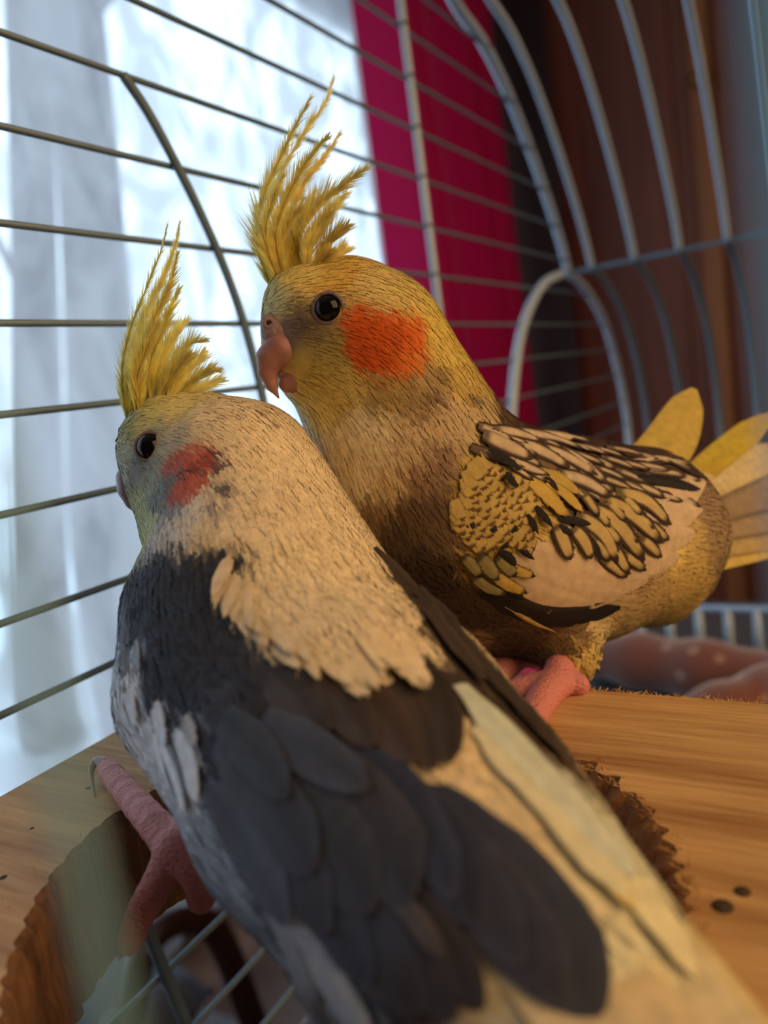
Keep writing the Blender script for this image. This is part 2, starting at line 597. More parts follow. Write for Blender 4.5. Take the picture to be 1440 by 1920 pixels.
def vane(name, parent, line, width, colour_fn, mat=None, body=None, lift=0.0006, lift_tip=0.0010, ns=14, nt=9, shape='round', camber=1.0, nrm=None, z0=None, z1=None, rag=0.05, R=0.028, fringe=14, relief=0.16):
    """one feather with a flat, slightly hollow vane laid along the pixel line (on the body where it meets it)"""
    pl = np.array(spline([np.array(p, float) for p in line], 12))
    seg = np.r_[0, np.cumsum(np.linalg.norm(np.diff(pl[:, :2], axis=0), axis=1))]
    tt = np.linspace(0, seg[-1], ns)
    px = np.interp(tt, seg, pl[:, 0]); py = np.interp(tt, seg, pl[:, 1])
    s = np.linspace(0, 1, ns)
    zs = np.full(ns, np.nan)
    if pl.shape[1] > 2:
        zs = np.interp(tt, seg, pl[:, 2])
    else:
        for i in range(ns):
            h = body.hit(px[i], py[i])
            if h is not None:
                zs[i] = (h - CAM) @ W[:, 2]
        ok = ~np.isnan(zs)
        if ok.sum() == 0:
            zs[:] = 0.2
        else:
            good = np.where(ok)[0]
            zs = np.interp(np.arange(ns), good, zs[good])
        k = np.ones(3) / 3
        zs = np.r_[zs[0], np.convolve(zs, k, 'valid'), zs[-1]]
    C = np.array([P(px[i], py[i], zs[i]) for i in range(ns)])
    T = np.gradient(C, axis=0); T /= np.linalg.norm(T, axis=1, keepdims=True)
    if nrm is not None:
        N = np.repeat(np.asarray(nrm, float)[None], ns, 0)
    else:
        N = np.array([body.normal(c) for c in C])
        N = np.array([N[max(0, i - 2):i + 3].mean(0) for i in range(ns)])
    vd = CAM - C; vd /= np.linalg.norm(vd, axis=1, keepdims=True)
    bad = (N * vd).sum(1) < 0.25
    N[bad] = N[bad] + vd[bad] * 0.9
    N -= T * (N * T).sum(1)[:, None]; N /= np.linalg.norm(N, axis=1, keepdims=True)
    B = np.cross(N, T)
    zm = zs.mean()
    hw0 = width * zm / FPX * 0.5
    if shape == 'round':
        w = np.sin(np.pi * np.clip(s * 0.80 + 0.16, 0, 1)) ** 0.55 * np.clip((1.02 - s) / 0.14, 0, 1) ** 0.5
    elif shape == 'long':
        w = np.clip(s / 0.18, 0.25, 1) ** 0.6 * np.clip((1.01 - s) / 0.22, 0, 1) ** 0.55
    elif shape == 'pointed':
        w = np.sin(np.pi * np.clip(s * 0.86 + 0.13, 0, 1)) ** 0.9
    else:
        w = np.clip(s / 0.1, 0.35, 1) * np.clip((1.0 - s) / 0.06, 0.0, 1) ** 0.5
    w = w * hw0 + 1e-6
    t = np.linspace(-1, 1, nt)
    V_, C_, ST, NN = [], [], [], []
    LEN = np.linalg.norm(C[-1] - C[0])
    for i in range(ns):
        lf = lift + (lift_tip - lift) * s[i]
        for j in range(nt):
            x = t[j] * w[i]
            if abs(t[j]) > 0.9:
                x *= 1 + RNG.normal() * rag
            pz = lf - camber * (x * x) / (2 * R) - 0.00012 * abs(t[j])
            if abs(t[j]) < 0.05:
                pz += 0.00018 * (1 - s[i])
            ex = T[i] * (RNG.normal() * rag * hw0 if i == ns - 1 else 0)
            V_.append(C[i] + B[i] * x + N[i] * pz + ex)
            C_.append(colour_fn(s[i], t[j]))
            NN.append(N[i] + B[i] * t[j] * relief + T[i] * relief * 0.6 * (s[i] - 0.4))
            ST.append((s[i] * LEN * 100 - abs(t[j]) * hw0 * 60, t[j], 0))
    F = []
    for i in range(ns - 1):
        for j in range(nt - 1):
            a = i * nt + j
            F.append((a, a + 1, a + nt + 1, a + nt))
    V_ = np.array(V_); C_ = np.clip(np.array(C_), 0, 1); ST = np.array(ST)
    F = np.array(F)
    T3 = np.concatenate([F[:, [0, 1, 2]], F[:, [0, 2, 3]]])
    if fringe and width < 60:
        fv, fc, ff, fs_ = [], [], [], []
        nb_ = int(fringe)
        for q in range(nb_):
            i = min(ns - 2, max(1, int((q + 0.5) / nb_ * (ns - 1))))
            for sd in (-1, 1):
                fr = RNG.random()
                jj = (nt - 1) if sd > 0 else 0
                j2 = jj - sd * max(1, int(nt * 0.2))
                a0 = V_[i * nt + jj] * (1 - fr) + V_[(i + 1) * nt + jj] * fr
                a1 = V_[i * nt + j2] * (1 - fr) + V_[(i + 1) * nt + j2] * fr
                d = (a0 - a1) + T[i] * hw0 * (0.5 + 0.5 * RNG.random())
                d = d / (np.linalg.norm(d) + 1e-12)
                ln = hw0 * RNG.uniform(0.2, 0.5)
                wv = np.cross(N[i], d) * hw0 * 0.045
                b = len(V_) + len(fv)
                fv += [a1 - wv + N[i] * 2e-5, a1 + wv + N[i] * 2e-5, a0 + d * ln * 0.3 + wv, a0 + d * ln]
                cc_ = C_[i * nt + jj] * RNG.uniform(0.85, 1.1)
                fc += [C_[i * nt + j2], C_[i * nt + j2], cc_, cc_]
                ff += [(b, b + 1, b + 2), (b, b + 2, b + 3)]
                NN += [N[i]] * 4
                fs_ += [(0, 0, 0)] * 4
        V_ = np.concatenate([V_, fv]); C_ = np.clip(np.concatenate([C_, fc]), 0, 1); T3 = np.concatenate([T3, ff]); ST = np.concatenate([ST, fs_])
    return mesh_obj(name, V_, T3, mat or M_VANE, parent, True, C_, ST, np.array(NN))


def plume(name, parent, line, c0, c1, spread, blen, nbarb=120, zj=0.0, width=1.4, ang=26, mat=None, open_tip=0.6):
    """loose crest plume: quill with two rows of free barbs; line holds (px, py, z)"""
    line = [np.array(p, float) for p in line]
    line[0] = line[0] + (line[0] - line[1]) * 0.22
    pl = np.array(spline(line, 10))
    C = np.array([P(a, b, z) for a, b, z in pl])
    n = len(C)
    seg = np.r_[0, np.cumsum(np.linalg.norm(np.diff(C, axis=0), axis=1))]; tot = seg[-1]
    mb = MB()
    rr = np.linspace(0.00026, 0.00004, n)
    mb.tube(C, list(rr), 5)
    vq = np.array(mb.v); fq = []
    for q in mb.f:
        for i in range(1, len(q) - 1): fq.append((q[0], q[i], q[i + 1]))
    colq = np.repeat((c1 * 1.05)[None], len(vq), 0)
    T = np.gradient(C, axis=0); T /= np.linalg.norm(T, axis=1, keepdims=True)
    vd = CAM - C.mean(0); vd /= np.linalg.norm(vd)
    sv, sc, sf = [vq], [colq], [np.array(fq)]
    off = len(vq)
    c0 = c0 * 0.45 + S(255, 248, 150) * 0.6; c1 = c1 * 0.3 + S(255, 252, 190) * 0.75
    s = RNG.uniform(0.0, 1.0, nbarb) ** 1.25 * 0.98
    at = s * tot
    root = np.stack([np.interp(at, seg, C[:, k]) for k in range(3)], 1)
    tg = np.stack([np.interp(at, seg, T[:, k]) for k in range(3)], 1)
    side = np.where(RNG.random(nbarb) < 0.5, -1.0, 1.0)
    Bv = np.cross(np.broadcast_to(vd, tg.shape), tg); Bv /= np.linalg.norm(Bv, axis=1, keepdims=True)
    Nv = np.cross(tg, Bv)
    a = np.radians(ang) * (0.5 + RNG.random(nbarb)) * (0.75 + 0.25 * s)
    dep = RNG.normal(size=nbarb) * 0.35
    d = tg * np.cos(a)[:, None] + (Bv * side[:, None] + Nv * dep[:, None]) * np.sin(a)[:, None]
    ln = blen * 1.75 * (0.65 + 0.5 * np.sin(np.pi * np.clip(s * 0.8 + 0.15, 0, 1))) * RNG.uniform(0.6, 1.3, nbarb) * (1 - open_tip * s ** 2)
    ln = np.minimum(ln, (1.06 - s) * tot + 0.0012)
    tip = root + d * ln[:, None]
    mid = root + d * (ln * 0.5)[:, None] - Bv * (side * ln * 0.03)[:, None]
    tip = tip + Bv * (side * ln * 0.05)[:, None]
    wv = np.cross(d, np.broadcast_to(vd, d.shape)); wv /= np.linalg.norm(wv, axis=1, keepdims=True)
    hw = 0.000058 * width * RNG.uniform(0.7, 1.3, nbarb)[:, None]
    vs = np.stack([root - wv * hw, root + wv * hw, mid - wv * hw * 0.9, mid + wv * hw * 0.9, tip], 1)
    cc = (c0[None] * (1 - s)[:, None] + c1[None] * s[:, None]) * RNG.uniform(0.88, 1.1, (nbarb, 1))
    b = (np.arange(nbarb) * 5)[:, None] + off
    sf.append(np.concatenate([b + np.array([[0, 1, 3]]), b + np.array([[0, 3, 2]]), b + np.array([[2, 3, 4]])]))
    sv.append(vs.reshape(-1, 3)); sc.append(np.repeat(cc[:, None], 5, 1).reshape(-1, 3))
    return mesh_obj(name, np.concatenate(sv), np.concatenate(sf), mat or M_CREST, parent, True, np.clip(np.concatenate(sc), 0, 1))


# ================================================================== the room
FLOOR_U0, FLOOR_U1, FLOOR_V0, FLOOR_V1, CEIL = -2.0, 3.5, -2.6, 1.4, 2.8
M_WALL = simple_mat('painted_plaster', tuple(S(150, 128, 112)), 0.9, 0, 0.05, 20, 0.1)
M_WALLD = simple_mat('maroon_shadow_wall', tuple(S(88, 58, 52)), 0.9, 0, 0.1, 25, 0.1)  # wall colour darkened to maroon for the shadow beside the curtain
M_CEIL = simple_mat('white_ceiling_paint', tuple(S(215, 210, 200)), 0.9, 0, 0.03, 20)
M_FLOOR = wood_mat('floor_planks', tuple(S(70, 44, 30)), tuple(S(120, 80, 55)), V, 0.1, 0.4, 0.1)


def slab(name, u0, u1, v0, v1, z0, z1, mat, parent=None, kind=None, bevel=0):
    mb = MB()
    c = np.array(room((u0 + u1) / 2, (v0 + v1) / 2, (z0 + z1) / 2))
    mb.box(c, U * (u1 - u0) / 2, V * (v1 - v0) / 2, Z * (z1 - z0) / 2)
    o = mb.build(name, mat, parent, False)
    if bevel:
        b = o.modifiers.new('bevel', 'BEVEL'); b.width = bevel; b.segments = 2
    if kind: o['kind'] = kind
    return o


slab('floor', FLOOR_U0, FLOOR_U1, FLOOR_V0, FLOOR_V1, -0.1, 0.0, M_FLOOR, kind='structure')
slab('ceiling', FLOOR_U0, FLOOR_U1, FLOOR_V0, FLOOR_V1, CEIL, CEIL + 0.1, M_CEIL, kind='structure')
wall_w = empty('wall_window'); wall_w['kind'] = 'structure'
slab('wall_panel', FLOOR_U0, FLOOR_U1, FLOOR_V1, FLOOR_V1 + 0.15, 0, WIN_Z0, M_WALL, wall_w)
slab('wall_panel', FLOOR_U0, FLOOR_U1, FLOOR_V1, FLOOR_V1 + 0.15, WIN_Z1, CEIL, M_WALL, wall_w)
slab('wall_panel', FLOOR_U0, WIN_U0, FLOOR_V1, FLOOR_V1 + 0.15, WIN_Z0, WIN_Z1, M_WALL, wall_w)
slab('wall_panel', WIN_U1, FLOOR_U1, FLOOR_V1, FLOOR_V1 + 0.15, WIN_Z0, WIN_Z1, M_WALLD, wall_w)
slab('wall_right', FLOOR_U1, FLOOR_U1 + 0.15, FLOOR_V0, FLOOR_V1, 0, CEIL, M_WALLD, kind='structure')
slab('wall_left', FLOOR_U0 - 0.15, FLOOR_U0, FLOOR_V0, FLOOR_V1, 0, CEIL, M_WALL, kind='structure')
slab('wall_back', FLOOR_U0, FLOOR_U1, FLOOR_V0 - 0.15, FLOOR_V0, 0, CEIL, M_WALL, kind='structure')
# window frame
M_FRAME = simple_mat('white_window_paint', tuple(S(205, 210, 215)), 0.4, 0, 0.04, 30)
win = empty('window_1'); win['kind'] = 'structure'
fw = 0.06
for (a, b, c, d) in ((WIN_U0, WIN_U1, WIN_Z0, WIN_Z0 + fw), (WIN_U0, WIN_U1, WIN_Z1 - fw, WIN_Z1),
                     (WIN_U0, WIN_U0 + fw, WIN_Z0 + fw, WIN_Z1 - fw), (WIN_U1 - fw, WIN_U1, WIN_Z0 + fw, WIN_Z1 - fw)):
    slab('window_frame', a, b, 1.44, 1.49, c, d, M_FRAME, win)
# outdoors: tree trunks and ground seen through the sheer curtain
M_BARK = simple_mat('grey_bark', tuple(S(70, 62, 64)), 0.9, 0, 0.45, 9, 0.5)
M_SNOW = simple_mat('pale_garden_ground', tuple(S(190, 200, 205)), 0.9, 0, 0.1, 2)
g = slab('ground', -14, 16, 1.6, 22, -0.9, -0.8, M_SNOW, kind='structure')


def tree(px_list, v, r, label, branches):
    pts = [on_wall(px, py, v) for px, py in px_list]
    base = pts[-1]
    root = empty('tree', (base[0], base[1], -0.8))
    mb = MB()
    low = np.array([base[0], base[1], -0.82])
    line = spline([low] + pts[::-1], 6)
    mb.tube(line, list(np.linspace(r * 1.25, r * 0.8, len(line))), 14)
    mb.build('trunk', M_BARK, root)
    for (a, b, rr) in branches:
        m2 = MB()
        A, B_ = on_wall(*a, v), on_wall(*b, v * 1.05)
        m2.tube(spline([A, (A + B_) / 2 + np.array([0, 0, 0.05]), B_], 6), list(np.linspace(rr, rr * 0.4, 13)), 8)
        m2.build('branch', M_BARK, root)
    tag(root, label, 'tree', 'trees beyond the window')


tree([(120, -200), (165, 300), (190, 700), (215, 1100)], 2.6, 0.135, 'thick grey tree trunk outside the window, seen through the sheer curtain left of the crests',
     [((140, 120), (-150, -150), 0.03), ((150, 60), (420, -200), 0.025)])
tree([(30, -400), (60, 300), (72, 900), (85, 1300)], 4.6, 0.16, 'slimmer far tree trunk outside the window at the left picture edge',
     [((66, 600), (-60, 350), 0.04)])

# ------------------------------------------------------------------ sheer curtain
def sheer_mat():
    m, nt, p, out = new_mat('sheer_lace')
    tc = nt.nodes.new('ShaderNodeTexCoord')
    mp = nt.nodes.new('ShaderNodeMapping'); mp.inputs['Scale'].default_value = (1, 1, 0.62)
    L(nt, tc.outputs['Object'], mp.inputs['Vector'])
    nz = nt.nodes.new('ShaderNodeTexNoise'); nz.inputs['Scale'].default_value = 6; nz.inputs['Detail'].default_value = 5; nz.inputs['Distortion'].default_value = 1.2
    L(nt, mp.outputs[0], nz.inputs['Vector'])
    r1 = nt.nodes.new('ShaderNodeMapRange')
    for k, v_ in (('From Min', 0.42), ('From Max', 0.70), ('To Min', 0.12), ('To Max', 0.50)): r1.inputs[k].default_value = v_
    L(nt, nz.outputs['Fac'], r1.inputs['Value'])
    vo = nt.nodes.new('ShaderNodeTexVoronoi'); vo.inputs['Scale'].default_value = 4.6; vo.feature = 'F1'
    L(nt, mp.outputs[0], vo.inputs['Vector'])
    r2 = nt.nodes.new('ShaderNodeMapRange')
    for k, v_ in (('From Min', 0.20), ('From Max', 0.27), ('To Min', 0.5), ('To Max', 0.0)): r2.inputs[k].default_value = v_
    L(nt, vo.outputs['Distance'], r2.inputs['Value'])
    w2 = nt.nodes.new('ShaderNodeTexVoronoi'); w2.inputs['Scale'].default_value = 2.2
    L(nt, mp.outputs[0], w2.inputs['Vector'])
    gate = nt.nodes.new('ShaderNodeMath'); gate.operation = 'GREATER_THAN'; gate.inputs[1].default_value = 0.62
    sep = nt.nodes.new('ShaderNodeSeparateColor'); L(nt, vo.outputs['Color'], sep.inputs[0])
    L(nt, sep.outputs[0], gate.inputs[0])
    mu = nt.nodes.new('ShaderNodeMath'); mu.operation = 'MULTIPLY'; L(nt, r2.outputs[0], mu.inputs[0]); L(nt, gate.outputs[0], mu.inputs[1])
    ad = nt.nodes.new('ShaderNodeMath'); ad.operation = 'ADD'; ad.use_clamp = True
    L(nt, r1.outputs[0], ad.inputs[0]); L(nt, mu.outputs[0], ad.inputs[1])
    tl = nt.nodes.new('ShaderNodeBsdfTranslucent'); tl.inputs['Color'].default_value = (0.34, 0.33, 0.34, 1)
    df = nt.nodes.new('ShaderNodeBsdfDiffuse'); df.inputs['Color'].default_value = (0.6, 0.6, 0.64, 1)
    mx = nt.nodes.new('ShaderNodeMixShader'); mx.inputs[0].default_value = 0.25
    L(nt, tl.outputs[0], mx.inputs[1]); L(nt, df.outputs[0], mx.inputs[2])
    tr = nt.nodes.new('ShaderNodeBsdfTransparent'); tr.inputs['Color'].default_value = (0.97, 0.99, 1, 1)
    m2 = nt.nodes.new('ShaderNodeMixShader')
    L(nt, ad.outputs[0], m2.inputs[0]); L(nt, mx.outputs[0], m2.inputs[1]); L(nt, tr.outputs[0], m2.inputs[2])
    L(nt, m2.outputs[0], out.inputs['Surface'])
    return m


def drape(name, u0, u1, z0, z1, v, amp, waves, mat, nu=160, nz=14, thick=None, phase=0.0, parent=None, second=0.35):
    vs, fs = [], []
    for i in range(nu + 1):
        a = i / nu
        u = u0 + (u1 - u0) * a
        for k in range(nz + 1):
            b = k / nz
            ph = 2 * math.pi * waves * a + phase + 0.35 * math.sin(3 * b)
            dv = amp * (math.sin(ph) + second * math.sin(2.3 * ph + 1.3)) * (0.8 + 0.35 * (1 - b))
            vs.append(room(u + 0.3 * amp * math.cos(ph), v + dv, z0 + (z1 - z0) * b))
    for i in range(nu):
        for k in range(nz):
            a = i * (nz + 1) + k
            fs.append((a, a + nz + 1, a + nz + 2, a + 1))
    o = mesh_obj(name, np.array([tuple(x) for x in vs]), np.array(fs), mat, parent)
    if thick:
        s = o.modifiers.new('thickness', 'SOLIDIFY'); s.thickness = thick
    return o


sh = drape('sheer_curtain', -1.7, 3.2, 0.12, 2.65, 1.24, 0.014, 22, sheer_mat(), 260, 10)
tag(sh, 'white sheer lace curtain hanging across the bright window', 'curtain')


def velvet_mat():
    m, nt, p, out = new_mat('magenta_cloth')
    p.inputs['Base Color'].default_value = (*S(196, 24, 100), 1)
    p.inputs['Roughness'].default_value = 0.75
    p.inputs['Sheen Weight'].default_value = 0.3
    p.inputs['Specular IOR Level'].default_value = 0.2
    tc = nt.nodes.new('ShaderNodeTexCoord'); nz = nt.nodes.new('ShaderNodeTexNoise'); nz.inputs['Scale'].default_value = 900
    L(nt, tc.outputs['Object'], nz.inputs['Vector'])
    b = nt.nodes.new('ShaderNodeBump'); b.inputs['Strength'].default_value = 0.2; b.inputs['Distance'].default_value = 0.001
    L(nt, nz.outputs['Fac'], b.inputs['Height']); L(nt, b.outputs['Normal'], p.inputs['Normal'])
    tl = nt.nodes.new('ShaderNodeBsdfTranslucent'); tl.inputs['Color'].default_value = (*S(240, 70, 150), 1)
    mx = nt.nodes.new('ShaderNodeMixShader'); mx.inputs[0].default_value = 0.45
    L(nt, p.outputs[0], mx.inputs[1]); L(nt, tl.outputs[0], mx.inputs[2]); L(nt, mx.outputs[0], out.inputs['Surface'])
    return m


cu = drape('curtain', 1.93, 2.75, 0.1, 2.7, 0.99, 0.075, 5, velvet_mat(), 200, 12, 0.003, 2.3)
tag(cu, 'deep magenta curtain hanging in folds beside the window', 'curtain')

# ------------------------------------------------------------------ wardrobe on the right
M_WARD = wood_mat('dark_walnut', tuple(S(84, 46, 34)), tuple(S(134, 78, 54)), Z, 0.06, 0.45, 0.1)
M_TRIM = wood_mat('light_trim_wood', tuple(S(140, 88, 48)), tuple(S(180, 120, 70)), Z, 0.1, 0.45, 0.1)
M_BRASS = simple_mat('old_brass', tuple(S(170, 130, 70)), 0.35, 0.8, 0.1, 60)
wd = empty('wardrobe', room(2.75, -0.4, 0.0))
slab('carcass', 2.78, 3.4, -2.2, 0.80, 0.0, 2.6, M_WARD, wd)
edges = [0.78, 0.33, -0.10, -0.55, -1.1, -1.65, -2.18]
for i in range(len(edges) - 1):
    dv = slab('door', 2.745, 2.78, edges[i + 1] + 0.008, edges[i] - 0.008, 0.08, 2.55, M_WARD, wd, bevel=0.005)
    slab('door_panel', 2.733, 2.746, edges[i + 1] + 0.08, edges[i] - 0.08, 0.2, 2.4, M_WARD, dv, bevel=0.005)
slab('trim_strip', 2.715, 2.746, 0.295, 0.36, 0.08, 2.55, M_TRIM, wd, bevel=0.008)
mb = MB(); kp = np.array(room(2.715, 0.325, 1.98)); mb.lathe(kp, -U, [(0.0, 0.0), (0.008, 0.0), (0.008, 0.015), (0.022, 0.025), (0.026, 0.038), (0.016, 0.05), (0.0, 0.053)], 18)
mb.build('door_knob', M_BRASS, wd)
tag(wd, 'tall dark brown wardrobe with a lighter vertical trim, behind the cage on the right', 'wardrobe')

# ------------------------------------------------------------------ cabinet that carries the cage
M_CAB = wood_mat('cabinet_wood', tuple(S(60, 36, 26)), tuple(S(100, 62, 44)), U, 0.08, 0.45, 0.1)
cab = empty('low_cabinet', room(0.25, -0.1, 0))
slab('cabinet_body', -0.12, 0.80, -0.32, 0.20, 0.0, 0.915, M_CAB, cab, bevel=0.004)
slab('cabinet_top', -0.14, 0.82, -0.34, 0.215, 0.915, 0.935, M_CAB, cab, bevel=0.004)
for k in range(2):
    d = slab('cabinet_door', -0.11 + 0.46 * k, 0.34 + 0.45 * k, -0.335, -0.32, 0.07, 0.86, M_CAB, cab, bevel=0.003)
tag(cab, 'low dark brown cabinet standing under the bird cage', 'cabinet')

# ------------------------------------------------------------------ chair by the window, seen through the hole in the board
M_CHAIR = simple_mat('dark_brown_lacquer', tuple(S(52, 30, 24)), 0.35, 0, 0.2, 12)
M_CUSH = simple_mat('speckled_grey_fabric', tuple(S(96, 100, 110)), 0.95, 0, 0.45, 160, 0.6)
chv = 0.62
ch = empty('chair', on_wall(360, 2300, chv) * np.array([1, 1, 0]))
arch = [on_wall(a, b, chv) for a, b in ((225, 2060), (243, 1900), (262, 1800), (300, 1742), (350, 1722), (398, 1738), (432, 1800), (462, 1880), (520, 2060))]
for q in (arch[0], arch[-1]):
    pass
low0 = arch[0] * np.array([1, 1, 0]); low1 = arch[-1] * np.array([1, 1, 0])
mb = MB(); mb.tube(spline([low0 + Z * 0.001] + arch + [low1 + Z * 0.001], 8), 0.016, 12); mb.build('back_frame', M_CHAIR, ch)
seat_c = (low0 + low1) / 2 + V * 0.24 + Z * 0.44
wv_ = np.linalg.norm(low1 - low0) / 2 + 0.02
mb = MB(); mb.box(seat_c, U * wv_, V * 0.215, Z * 0.018); so = mb.build('seat', M_CHAIR, ch, False)
so.modifiers.new('bevel', 'BEVEL').width = 0.01
for sg in (-1, 1):
    p0 = seat_c + U * sg * (wv_ - 0.03) + V * 0.18 - Z * 0.01
    mb = MB(); mb.tube([p0, p0 - Z * (p0[2] - 0.001)], [0.018, 0.013], 10); mb.build('leg', M_CHAIR, ch)
tag(ch, 'dark brown chair with an arched back, seen through the hole below the perched bird', 'chair')
# cushion lying on the seat
cv, cf = [], []
n = 20
for i in range(n + 1):
    for k in range(n + 1):
        a, b = i / n * 2 - 1, k / n * 2 - 1
        h = 0.055 * max(0, (1 - a ** 4)) ** 0.5 * max(0, (1 - b ** 4)) ** 0.5
        cv.append(seat_c + U * a * (wv_ - 0.03) + V * b * 0.18 + Z * (0.021 + 0.055 + h))
nb_ = len(cv)
cv += [p - Z * 2 * (p[2] - (seat_c[2] + 0.021 + 0.055)) + Z * 0 for p in cv]
for i in range(n):
    for k in range(n):
        a = i * (n + 1) + k
        cf.append((a, a + n + 1, a + n + 2, a + 1)); cf.append((a + nb_, a + 1 + nb_, a + n + 2 + nb_, a + n + 1 + nb_))
cu2 = mesh_obj('seat_cushion', np.array(cv), np.array(cf), M_CUSH)
tag(cu2, 'speckled grey cushion lying on the dark chair seat', 'cushion')

# ================================================================== the wooden board with the round hole
BH = -0.08                       # top of the board below the lens
BT = 0.027
HC, HR = (0.0945, 0.0785), 0.0560
B_U0, B_U1, B_V0, B_V1 = 0.012, 0.1785, -0.12, 0.1710
M_PINE = wood_mat('sawn_pine', tuple(S(156, 110, 64)), tuple(S(214, 174, 116)), V, 1.0, 0.7, 0.12, 130, 700)
M_CUT = wood_mat('end_grain_cut', tuple(S(78, 50, 30)), tuple(S(150, 104, 62)), Z, 1.0, 0.85, 0.6, 150, 900)
board = empty('wooden_board', uvz(0.1, 0.03, BH - BT))
na = 480
top_i, top_o, mats = [], [], []
outer = []
for k in range(na):
    a = 2 * math.pi * k / na
    rip = 0.00055 * (math.sin(a * 61 + 2 * math.sin(a * 5)) + 0.5 * math.sin(a * 113)) + 0.0003 * math.sin(a * 7)
    du, dv = math.cos(a), math.sin(a)
    chf = min(1, max(0, -dv * 1.3 + 0.25))
    rr = HR * (1 - 0.10 * min(1, max(0, -du * 1.8)) * (1 if dv > 0 else 0)) - 0.0065 * chf + rip * (1.3 if dv < -0.1 else 0.6) + 0.0006 * math.sin(a * 23 + 3 * math.sin(a * 9)) * chf
    top_i.append((HC[0] + rr * du, HC[1] + rr * dv, rr))
    ts = []
    if du > 1e-6: ts.append((B_U1 - HC[0]) / du)
    if du < -1e-6: ts.append((B_U0 - HC[0]) / du)
    if dv > 1e-6: ts.append((B_V1 - HC[1]) / dv)
    if dv < -1e-6: ts.append((B_V0 - HC[1]) / dv)
    t = min(ts)
    outer.append([HC[0] + t * du, HC[1] + t * dv])
for cu_, cv_ in ((B_U0, B_V0), (B_U1, B_V0), (B_U0, B_V1), (B_U1, B_V1)):
    k = min(range(na), key=lambda i: (outer[i][0] - cu_) ** 2 + (outer[i][1] - cv_) ** 2)
    outer[k] = [cu_, cv_]
vs, fs, mi = [], [], []
LV = [(0.0, 0.0014), (-0.0014, 0.0004), (-0.004, 0.0002), (-0.0065, 0.0), (-BT * 0.5, 0.0006), (-BT * 0.7, -0.0004), (-BT, 0.0)]
rings = []
rings.append([uvz(o[0], o[1], BH) for o in outer])
for (h, e) in LV:
    rr_ = []
    for k in range(na):
        a = 2 * math.pi * k / na
        q = top_i[k]
        wob = 0.0005 * math.sin(a * 61 + h * 300) * (1 if h < -0.002 else 0)
        ch_ = 0.0065 * min(1, max(0, -math.sin(a) * 1.3 + 0.25)) * max(0, 1 + h / 0.009)
        s_ = (q[2] + e + wob * (1.8 if math.sin(a) < 0 else 1) + ch_) / q[2]
        rr_.append(uvz(HC[0] + (q[0] - HC[0]) * s_, HC[1] + (q[1] - HC[1]) * s_, BH + h))
    rings.append(rr_)
rings.append([uvz(o[0], o[1], BH - BT) for o in outer])
for rg in rings: vs += rg
nr = len(rings)
for i in range(nr):
    j = (i + 1) % nr
    for k in range(na):
        k2 = (k + 1) % na
        fs.append((i * na + k, i * na + k2, j * na + k2, j * na + k)); mi.append(1 if 1 <= i <= nr - 3 else 0)
bo = mesh_obj('plank', np.array(vs), np.array(fs)[:, ::-1], M_PINE, board, False)
bo.data.materials.append(M_CUT)
bo.data.polygons.foreach_set('material_index', np.array(mi, dtype=np.int32))
tag(board, 'pale sawn pine board with a large round hole, carrying both birds', 'board')


# torn wood fibres along the sawn edges
def fibres(n):
    vs, fs = [], []
    for i in range(n):
        if i < n * 0.72:
            a = random.uniform(-2.6, 1.2) if random.random() < 0.8 else random.uniform(0, 6.28)
            rad = HR + 0.0012 + random.uniform(-0.0012, 0.004) * random.random()
            p = uvz(HC[0] + rad * math.cos(a), HC[1] + rad * math.sin(a), BH + random.uniform(-0.002, 0.0002))
            d = -(U * math.cos(a) + V * math.sin(a)) * random.uniform(0, 0.5) + Z * random.uniform(0.0, 0.7) + V * random.choice((-1, 1)) * random.uniform(0, 0.9)
        else:
            p = uvz(B_U1 - random.uniform(0, 0.0006), random.uniform(-0.03, 0.1), BH + random.uniform(-0.001, 0.0001))
            d = U * random.uniform(0, 0.6) + Z * random.uniform(0, 0.7) + V * random.uniform(-1, 1)
        d = d / np.linalg.norm(d)
        ln = random.uniform(0.0006, 0.0022)
        sd = np.cross(d, Z); sd = sd / (np.linalg.norm(sd) + 1e-9) * random.uniform(0.00008, 0.00022)
        b = len(vs)
        vs += [p - sd, p + sd, p + d * ln + sd * 0.2, p + d * ln * 0.6 + Z * 0.0002]
        fs += [(b, b + 1, b + 2), (b, b + 2, b + 3), (b + 1, b + 3, b + 2), (b, b + 3, b + 1)]
    o = mesh_obj('wood_fibres', np.array(vs), np.array(fs), M_PINE, board, False)
    o['kind'] = 'stuff'


fibres(2600)
M_KNOT = simple_mat('dark_droppings', tuple(S(60, 44, 28)), 0.8, 0, 0.3, 500, 0.5)
for (px, py, r) in ((1392, 1672, 0.0011), (1355, 1700, 0.0014), (165, 1478, 0.0006), (60, 1553, 0.0005), (6, 1645, 0.0007)):
    c = on_height(px, py, BH)
    mb = MB(); mb.lathe(c - Z * 0.0001, Z, [(r * 1.2, 0.0), (r * 1.0, r * 0.25), (r * 0.5, r * 0.42), (0.0, r * 0.45)], 10)
    o = mb.build('speck', M_KNOT, board)

